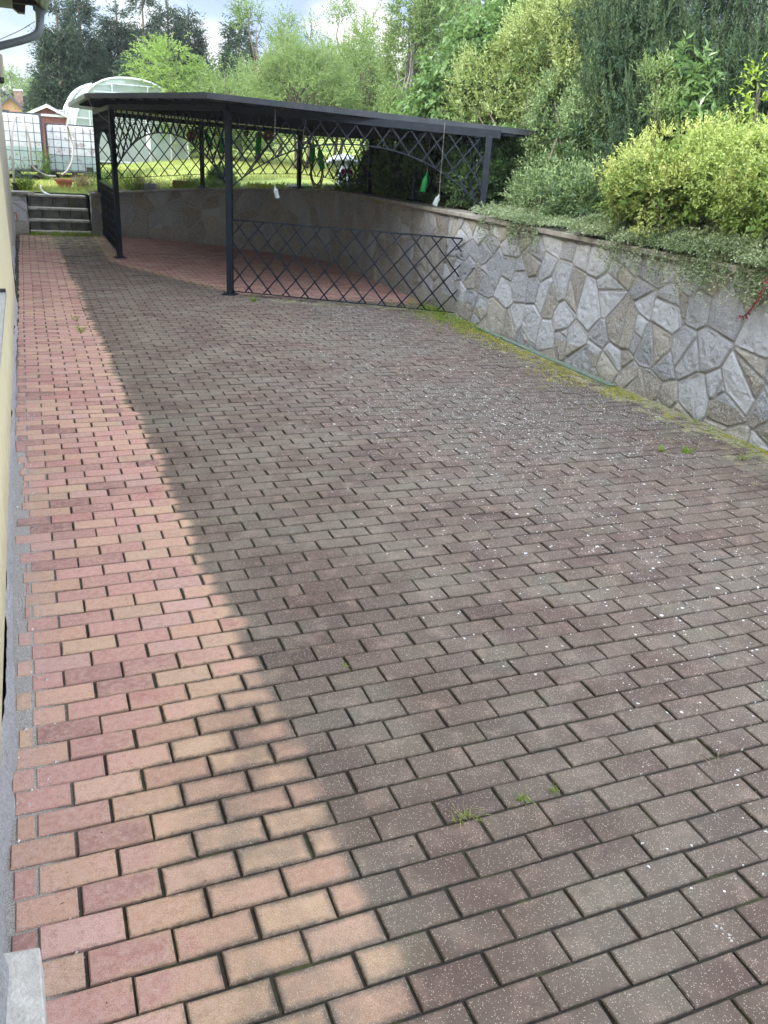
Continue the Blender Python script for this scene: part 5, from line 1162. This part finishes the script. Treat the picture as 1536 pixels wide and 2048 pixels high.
# creeping cover hanging over the wall
def creeping():
    g = np.random.default_rng(91); Lv = Leaves()
    n = 30000; y = 1.2+6.7*g.random(n)**1.2; x = 4.80+np.abs(g.normal(size=n))*.30
    dn = fbm(y*1.6, x*0, 0, 91, 3); keep = g.random(n) < np.clip((dn-.26)*6, .10, 1)*np.where(x > 5.0, 1, sst(7.3, 5.6, y)*.75+.18)
    x = x[keep]; y = y[keep]; z = np.maximum(T(x, y), 1.17)+.02+(.08+.34*sst(6.4, 3.9, y))*fbm(x*4, y*4, 0, 92, 2)*np.clip((x-4.78)*3.2, 0, 1.2)+.02
    P = np.stack([x, y, z], 1); D = unit(np.stack([g.normal(size=len(x))-.35, g.normal(size=len(x)), .35+.3*g.random(len(x))], 1))
    kk = fbm(x*5, y*5, z*5, 94, 3) > .40; P = P[kk]; D = D[kk]; x = x[kk]; y = y[kk]
    shoots(Lv, P, D, 13, .13, .030, .020, 1.1, g, curve=.35, rnd=np.clip(fbm(x*5, y*5, 0, 93, 2)*1.4-.2, 0, 1))
    # trailing strands over the coping
    ys = []
    for c_, w_, m_ in ((7.1, .12, 12), (6.45, .16, 34), (6.1, .08, 10), (4.75, .12, 24), (4.35, .2, 30), (3.75, .16, 50), (3.4, .2, 50), (2.9, .3, 70), (2.4, .4, 60)): ys += list(g.normal(c_, w_, m_))
    for yy in ys:
        L_ = g.uniform(.10, .26)*(1.5 if g.random() < .12 else 1); q = []
        for k in range(7):
            t = k/6; q.append((4.90-.12*min(1, t*2.2)-.012*t+g.normal()*.006, yy+g.normal()*.012+.03*t*math.sin(yy*9), 1.215-max(0, t-.30)*L_*1.5+.015))
        q = np.array(q); Dv = unit(np.gradient(q, axis=0)); shoots(Lv, q, Dv, 5, L_*.2, .026, .017, 1.1, g)
    tag(link('creeping_shrub', Lv.me('creeping_shrub', LM['coto'])), 'small leaved creeping evergreen spilling over the coping of the stone wall', 'ground cover', kind='stuff')
    # leafy cover on the whole bank
    Lv = Leaves(); n = 9000; x = g.uniform(5.1, 11, n); y = g.uniform(-1, 15.5, n); k = (x > 5.15+.62*np.clip(y-12, 0, 9)) ; x = x[k]; y = y[k]
    P = np.stack([x, y, T(x, y)+.02], 1); shoots(Lv, P, unit(np.stack([g.normal(size=len(x))*.6, g.normal(size=len(x))*.6, np.ones(len(x))], 1)), 9, .16, .05, .028, 1.0, g)
    tag(link('bank_cover', Lv.me('bank_cover', LM['herb'])), 'low green plants covering the soil of the bank between the shrubs', 'ground cover', kind='stuff')
creeping()
# red creeper at the right edge
mb = MB(); a_ = [at(1545, 535, 5.2), at(1536, 555, 5.18), at(1525, 585, 5.15), at(1508, 610, 5.15), at(1492, 630, 5.18), at(1482, 634, 5.2)]
t = thing('red_creeper', 'red creeper tendril hanging down the stone wall at the right edge', 'creeper', a_[0]); mb.tube(catmull3(a_, 4), .004, 5); mb.obj('stem', M['hose_red'], t)
Lv = Leaves(); q = np.array([tuple(p) for p in catmull3(a_, 4)]); shoots(Lv, q, unit(np.gradient(q, axis=0)), 3, .03, .024, .014, 1.1, np.random.default_rng(3)); link('leaves', Lv.me('leaves', LM['redleaf']), t)

# ------------------------------------------------------------------ flower bed
def plant(name, label, px, D, h, r_, n, mat, seed, L_=.09, W_=.02, nl=10, spread=.5, group='plants in the flower bed', flower=None, z=None, py=None, x=None):
    g = np.random.default_rng(seed); D = max(D, bedD(px)+.05) if 240 <= px <= 860 else D; v = at(px, py or 370, D); zb = base_z(v.x, v.y) if z is None else z; B = np.array([v.x, v.y, zb]); t = thing(name, label, 'plant', B, group)
    o = g.normal(size=(n, 2))*r_*.45; P = np.stack([B[0]+o[:, 0], B[1]+o[:, 1], np.full(n, zb-.01)], 1); D_ = unit(np.stack([o[:, 0]/max(r_, .01)*spread+g.normal(size=n)*.15, o[:, 1]/max(r_, .01)*spread+g.normal(size=n)*.15, np.ones(n)], 1))
    hh = h*g.uniform(.6, 1.05, n); Lv = Leaves(); shoots(Lv, P, D_, nl, hh, L_, W_, .7, g, curve=.1, rnd=g.random(n)); link('leaves', Lv.me('leaves', mat), t)
    if flower:
        fm, fn, fr = flower; idx = g.choice(n, min(fn, n), replace=False)
        for i in idx:
            c = P[i]+D_[i]*hh[i]*1.03; Lf = Leaves(); d = rdir(34, g); d[:, 2] = np.abs(d[:, 2])*.8+.1*d[:, 2]; Lf.add(np.tile(c, (34, 1)), unit(d), fr*g.uniform(.7, 1.1, 34), fr*.7, g=g); link('flower', Lf.me('flower', fm), t)
    return t
plant('iris_clump', 'upright grassy green clump left of the grey bucket planter', 268, 17.1, .42, .24, 70, LM['weed'], 101, .16, .014, 9, .35)
plant('iris_clump', 'fine pale grass clump beside the wall end of the carport', 243, 17.0, .32, .16, 50, LM['grass'], 102, .12, .010, 9, .35)
plant('lavender_bush', 'purplish grey lavender bush behind the grey bucket planter', 297, 17.6, .40, .30, 90, LM['straw'], 103, .05, .012, 12, .8)
plant('lavender_bush', 'second grey green lavender left of the purplish one', 278, 17.5, .30, .18, 60, LM['bluegreen'], 104, .05, .012, 10, .6)
plant('herb_clump', 'fresh green clump growing in the clay trough', 380, 17.2, .30, .20, 60, LM['herb'], 105, .08, .02, 9, .5)
plant('herb_clump', 'yellow green low clump between bucket and trough', 352, 16.4, .14, .16, 50, LM['weed'], 106, .05, .03, 6, .9)
plant('herb_clump', 'yellow green low clump at the coping right of the front post', 520, 14.9, .13, .20, 60, LM['moss'], 107, .04, .025, 6, .9)
plant('herb_clump', 'leafy green plant cluster around the front post top', 425, 16.4, .20, .30, 70, LM['herb'], 108, .09, .04, 8, .7)
plant('herb_clump', 'bluish sage like plant left of the front carport post', 452, 16.0, .22, .18, 50, LM['bluegreen'], 109, .08, .03, 8, .6)
for i, (px, D, w, lb) in enumerate(((560, 14.4, .25, 'yellow stonecrop cushion behind the coping below the clear bottle'), (655, 13.4, .30, 'yellow stonecrop cushion between the green tray and the peonies'), (700, 12.7, .30, 'yellow stonecrop cushion beside the dark wall post'), (790, 11.8, .28, 'yellow green stonecrop cushion behind the right half of the coping'), (610, 13.9, .22, 'small stonecrop cushion at the back carport post'))):
    plant('stonecrop', lb, px, D, .08, w, 120, LM['moss'], 110+i, .022, .016, 6, 1.2)
plant('peony', 'pink peony with large blossoms behind the lattice', 705, 14.2, .42, .22, 40, LM['herb'], 120, .10, .04, 9, .6, None, (LM['pink'], 3, .085))
plant('peony', 'taller peony with small pink buds right of the blue grey pedestal', 722, 15.4, .75, .26, 60, LM['herb'], 121, .11, .04, 12, .5, None, (LM['pink'], 3, .065))
g_ = np.random.default_rng(5)
SEED_LB = ['dark seedling in the bed just right of the front carport post', 'pale green seedling in the bed left of the hanging clear bottle', 'dark seedling behind the hanging clear bottle', 'pale green seedling right of the hanging clear bottle', 'dark seedling left of the back carport post with the hose coils', 'pale green seedling beside the green plastic tray', 'dark seedling below the lower hose coil', 'pale green seedling in front of the pink peonies', 'dark seedling left of the wall post beside the round dark bush']
for i in range(9):
    px = 465+i*34+g_.uniform(-8, 8); plant('bed_seedling', SEED_LB[i], px, float(np.interp(px, [450, 600, 760], [16.2, 15.0, 13.2]))+g_.uniform(-.3, .3), .14, .10, 18, LM['herb' if i % 2 else 'dark'], 130+i, .05, .025, 6, .7, 'small bed plants behind the curved coping')
plant('allium', 'tall white flowering allium in front of the taller water tank', 52, 17.9, .62, .16, 26, LM['bluegreen'], 141, .16, .014, 9, .28, None, (LM['whitepetal'], 12, .035), z=.72)
plant('lettuce_clump', 'light green leafy clump below the white alliums', 46, 17.8, .26, .16, 50, LM['weed'], 142, .07, .03, 8, .6, z=.72)
plant('garden_weed', 'green weedy clump between the two water tanks', 93, 20.9, .8, .05, 22, LM['weed'], 143, .10, .04, 12, .15)
plant('garden_weed', 'dark leafy growth at the foot of the gap between the tanks', 94, 21.0, .5, .06, 30, LM['dark'], 144, .09, .04, 12, .15)
plant('garden_weed', 'yellow green shrub top showing above the taller tank', 42, 23.5, 1.62, .12, 30, LM['weed'], 145, .10, .04, 14, .12)
plant('garden_weed', 'brownish dry clump right of the terracotta pot', 168, 19.2, .28, .26, 90, LM['straw'], 146, .07, .02, 8, .6)
plant('garden_weed', 'tomato like plant beside the left side panel of the carport', 215, 18.6, .5, .22, 70, LM['herb'], 147, .08, .03, 9, .5)
# bed debris and low cover
def bedcover():
    g = np.random.default_rng(55); s = g.uniform(0, WL, 5200); o = .36+np.abs(g.normal(size=5200))*.45; x, y, nx, ny = wpt(s); x = x+nx*o; y = y+ny*o; k = (y > 8.5) & (o < 1.5) & (fbm(x*3, y*3, 0, 4, 3) > .47); x = x[k]; y = y[k]
    P = np.stack([x, y, T(x, y)], 1); Lv = Leaves(); shoots(Lv, P, unit(np.stack([g.normal(size=len(x))*.6, g.normal(size=len(x))*.6, np.ones(len(x))], 1)), 6, .08, .04, .025, 1.1, g)
    tag(link('bed_cover', Lv.me('bed_cover', LM['weed'])), 'low yellow green cover plants in the flower bed behind the wall', 'ground cover', kind='stuff')
bedcover()

# ------------------------------------------------------------------ grass, moss, weeds
def lawn_grass():
    g = np.random.default_rng(66); n = 70000; px = g.uniform(-10, 900, n); D = 16.8+g.random(n)**1.6*16
    ca = (px-768)/FPX; yaw = YAW+np.arctan(ca)*1.0
    # ground direction for each pixel column
    a = np.array([math.atan2((at(p, 300, 10)-CAM).x, (at(p, 300, 10)-CAM).y) for p in (0, 300, 600, 900)]); an = np.interp(px, [0, 300, 600, 900], a)
    x = CAM.x+np.sin(an)*D; y = CAM.y+np.cos(an)*D
    dist = np.min(np.hypot(x[:, None]-WP[None, ::6, 0], y[:, None]-WP[None, ::6, 1]), axis=1); k = (y > 16.75+.0*x) & (dist > 1.2) | ((y > 16.8) & (x < 1.4)); k &= ~((x > 5) & (y < 12+(x-5)*1.6)); x = x[k]; y = y[k]
    P = np.stack([x, y, T(x, y)-.005], 1); U = unit(np.stack([g.normal(size=len(x))*.35, g.normal(size=len(x))*.35, np.ones(len(x))], 1)); Lv = Leaves(); hh = g.uniform(.03, .07, len(x))*(1+1.2*(y < 17.1))
    Lv.add(P, U, hh, .012, .0, .0, rnd=fbm(x*1.2, y*1.2, 0, 8, 3))
    tag(link('grass', Lv.me('grass', LM['grass'])), 'sunlit lawn grass above the retaining wall and garden steps', 'grass', kind='stuff')
lawn_grass()
def tuft(name, label, P0, n, h, w, mat, seed, spread=.7, L_=None, leafy=False, group='weeds growing in the paving joints'):
    g = np.random.default_rng(seed); Lv = Leaves(); P0 = np.array(P0)
    o = g.normal(size=(n, 2))*w; P = np.stack([P0[0]+o[:, 0], P0[1]+o[:, 1]*.6, np.full(n, P0[2]-.003)], 1)
    if leafy: shoots(Lv, P, unit(np.stack([g.normal(size=n)*spread, g.normal(size=n)*spread, np.ones(n)], 1)), 7, h*g.uniform(.5, 1, n), .022, .012, 1.0, g)
    else:
        U = unit(np.stack([g.normal(size=n)*spread, g.normal(size=n)*spread, np.ones(n)], 1)); hh = h*g.uniform(.35, 1, n)
        Lv.add(P, U, hh*.6, .0035, .02, .0, g=g); Lv.add(P+U*(hh*.55)[:, None], unit(U*.8+g.normal(size=U.shape)*.3-np.array([0, 0, .25])), hh*.5, .0028, .0, .2, g=g)
    o = link(name, Lv.me(name, mat)); o.location = (0, 0, 0); return tag(o, label, 'weed', group)
def gp(px, py):
    d = ray(px, py); t = -CAM.z/d.z; p = CAM+d*t; return (p.x, p.y, 0)
tuft('grass_tuft', 'largest pale grass tuft among the dark pavers at the lower middle', gp(928, 1638), 34, .070, .014, LM['grass'], 201, 1.1)
tuft('grass_tuft', 'small grass tuft right of the largest tuft in the same paving joint', gp(1046, 1600), 26, .045, .009, LM['weed'], 202, 1.0)
tuft('grass_tuft', 'tiny grass tuft further right in the same joint as the largest tuft', gp(1108, 1583), 20, .04, .008, LM['weed'], 203, 1.0)
tuft('grass_tuft', 'dry straw coloured grass tuft at the lower right of the paving', gp(1432, 1520), 14, .06, .02, LM['straw'], 204, 1.6)
tuft('grass_tuft', 'tiny green sprout in a joint left of the paving centre', gp(694, 1334), 12, .03, .007, LM['weed'], 205, 1.0)
tuft('weed_plant', 'little yellow green weed on the pink pavers near the house', gp(162, 663), 12, .10, .02, LM['weed'], 206, .7, leafy=True)
tuft('weed_plant', 'smaller weed behind the one on the pink pavers near the house', gp(149, 641), 8, .07, .015, LM['weed'], 207, .7, leafy=True)
tuft('weed_plant', 'flat dark green weed left of the foot of the left carport post', gp(186, 516), 16, .07, .09, LM['herb'], 208, 1.2, leafy=True)
tuft('weed_plant', 'small leafy weed at the foot of the front carport post', gp(508, 603), 18, .09, .018, LM['weed'], 209, .7, leafy=True)
tuft('weed_plant', 'leafy weed by the end of the low railing panel', gp(880, 622), 22, .12, .06, LM['weed'], 210, .7, leafy=True)
tuft('weed_plant', 'leafy weed left of the one by the end of the low railing', gp(850, 618), 18, .12, .05, LM['weed'], 211, .7, leafy=True)
tuft('weed_plant', 'small fern like weed on the dark pavers before the mossy strip', gp(1375, 905), 16, .06, .02, LM['weed'], 212, .8, leafy=True)
tuft('weed_plant', 'tiny weed left of the fern like weed on the dark pavers', gp(1322, 902), 10, .05, .015, LM['weed'], 213, .8, leafy=True)
tuft('weed_plant', 'pale weed sprout near the right edge of the paving', gp(1483, 920), 10, .05, .02, LM['grass'], 214, .8, leafy=True)
tuft('weed_plant', 'upright weed growing at the foot of the stone wall on the right', gp(1360, 812), 16, .14, .03, LM['weed'], 215, .5, leafy=True)
tuft('grass_tuft', 'fine grass tuft leaning on the wall foot beside the upright weed', gp(1383, 828), 60, .10, .03, LM['weed'], 216, .7)
tuft('weed_plant', 'weed at the wall foot just beyond the end of the drain strip', gp(1250, 770), 12, .10, .05, LM['weed'], 217, .7, leafy=True)
def mossbelt():
    g = np.random.default_rng(77); Lv = Leaves()
    n = 15000; y = g.uniform(-.5, 8.4, n); dx = np.abs(g.normal(size=n))*(.13+.20*fbm(y*1.1, y*0, 0, 3, 3))+.01; x = 4.80-dx; k = (fbm(x*5, y*2.6, 0, 78, 3) > .55+.20*np.clip(dx-.12, 0, 1)) & ~((y > 4.5) & (y < 7.05) & (dx < .10)); x = x[k]; y = y[k]
    P = np.stack([x, y, np.zeros(len(x))], 1); Lv.add(P, unit(np.stack([g.normal(size=len(x)), g.normal(size=len(x)), .6+g.random(len(x))], 1)), g.uniform(.008, .022, len(x)), .008, g=g, rnd=fbm(x*6, y*6, 0, 7, 2))
    tag(link('moss', Lv.me('moss', LM['moss'])), 'yellow green moss strip along the foot of the stone wall', 'moss', kind='stuff')
    Lv = Leaves(); n = 230; y = g.normal(7.6, .55, n); x = 4.74-np.abs(g.normal(size=n))*.22; k = (y > 6.2) & (y < 9.0); x = x[k]; y = y[k]; P = np.stack([x, y, np.zeros(len(x))], 1)
    shoots(Lv, P, unit(np.stack([g.normal(size=len(x))*.5, g.normal(size=len(x))*.5, np.ones(len(x))], 1)), 7, g.uniform(.03, .12, len(x)), .028, .013, 1.0, g)
    n = 300; y = g.uniform(1.5, 8.6, n); x = 4.78-np.abs(g.normal(size=n))*.10; P2 = np.stack([x, y, np.zeros(n)], 1); shoots(Lv, P2, unit(np.stack([g.normal(size=n)*.5, g.normal(size=n)*.5, np.ones(n)], 1)), 6, g.uniform(.02, .06, n), .018, .009, 1.0, g)
    n = 160; x = g.uniform(.1, 1.35, n); y = 15.78-np.abs(g.normal(size=n))*.12; P3 = np.stack([x, y, np.zeros(n)], 1); shoots(Lv, P3, unit(np.stack([g.normal(size=n)*.5, g.normal(size=n)*.5, np.ones(n)], 1)), 6, g.uniform(.03, .10, n), .05, .012, .8, g)
    tag(link('wall_foot_weeds', Lv.me('wall_foot_weeds', LM['weed'])), 'patchy low weeds along the foot of the stone wall and the steps', 'weeds', kind='stuff')
mossbelt()
# sand and grit scattered beside the plinth
def grit():
    g = np.random.default_rng(12); n = 5200; y = g.uniform(-.2, 4.5, n); x = -.055+np.abs(g.normal(size=n))*.075; k = x < .30; x = x[k]; y = y[k]; n = len(x); r = g.uniform(.0008, .0026, n)*(1+(g.random(n) < .02)*2)
    o = np.array([(1, 0, 0), (-.5, .87, 0), (-.5, -.87, 0), (0, 0, 1.1)]); V = (np.stack([x, y, np.full(n, .0005)], 1)[:, None, :]+o[None]*r[:, None, None]*g.uniform(.7, 1.3, (n, 4, 1))).reshape(-1, 3); i = np.arange(n)*4
    F = np.concatenate([np.stack([i, i+1, i+3], 1), np.stack([i+1, i+2, i+3], 1), np.stack([i+2, i, i+3], 1)])
    tag(link('grit', mesh('grit', V, None, simple('grit', (.36, .34, .31), .9, .4, 60), quads=F)), 'loose grey grit along the foot of the house plinth', 'grit', kind='stuff')
grit()

# leaf litter and grit blown over the paving
def litter():
    g = np.random.default_rng(31); n = 230; x = g.uniform(.05, 4.75, n); y = g.uniform(-.4, 9, n); y = np.where(g.random(n) < .35, g.uniform(.2, 3, n), y)
    P = np.stack([x, y, np.full(n, .004)], 1); U = unit(np.stack([g.normal(size=n), g.normal(size=n), g.normal(size=n)*.12], 1)); Lv = Leaves(); Lv.add(P, U, g.uniform(.005, .018, n), g.uniform(.002, .006, n), .1, g=g)
    tag(link('leaf_litter', Lv.me('leaf_litter', leafmat('dead_leaf', (.05, .03, .015), (.20, .14, .07), trans=.1))), 'tiny dry leaf and twig scraps scattered on the paving', 'leaf litter', kind='stuff')
litter()
# ------------------------------------------------------------------ air
hm = bpy.data.materials.new('haze_air'); hm.use_nodes = True; hn = hm.node_tree; hn.nodes.clear()
ho_ = hn.nodes.new('ShaderNodeOutputMaterial'); hv = hn.nodes.new('ShaderNodeVolumePrincipled'); hv.inputs['Color'].default_value = (.92, .95, 1.0, 1); hv.inputs['Density'].default_value = HAZE; hv.inputs['Anisotropy'].default_value = .5
hn.links.new(hv.outputs[0], ho_.inputs['Volume'])
mb = MB(); mb.bbox((-400, -200, -1.2), (400, 400, 26)); tag(mb.obj('haze', hm), 'thin pale summer haze in the air over the garden', 'haze', kind='stuff')
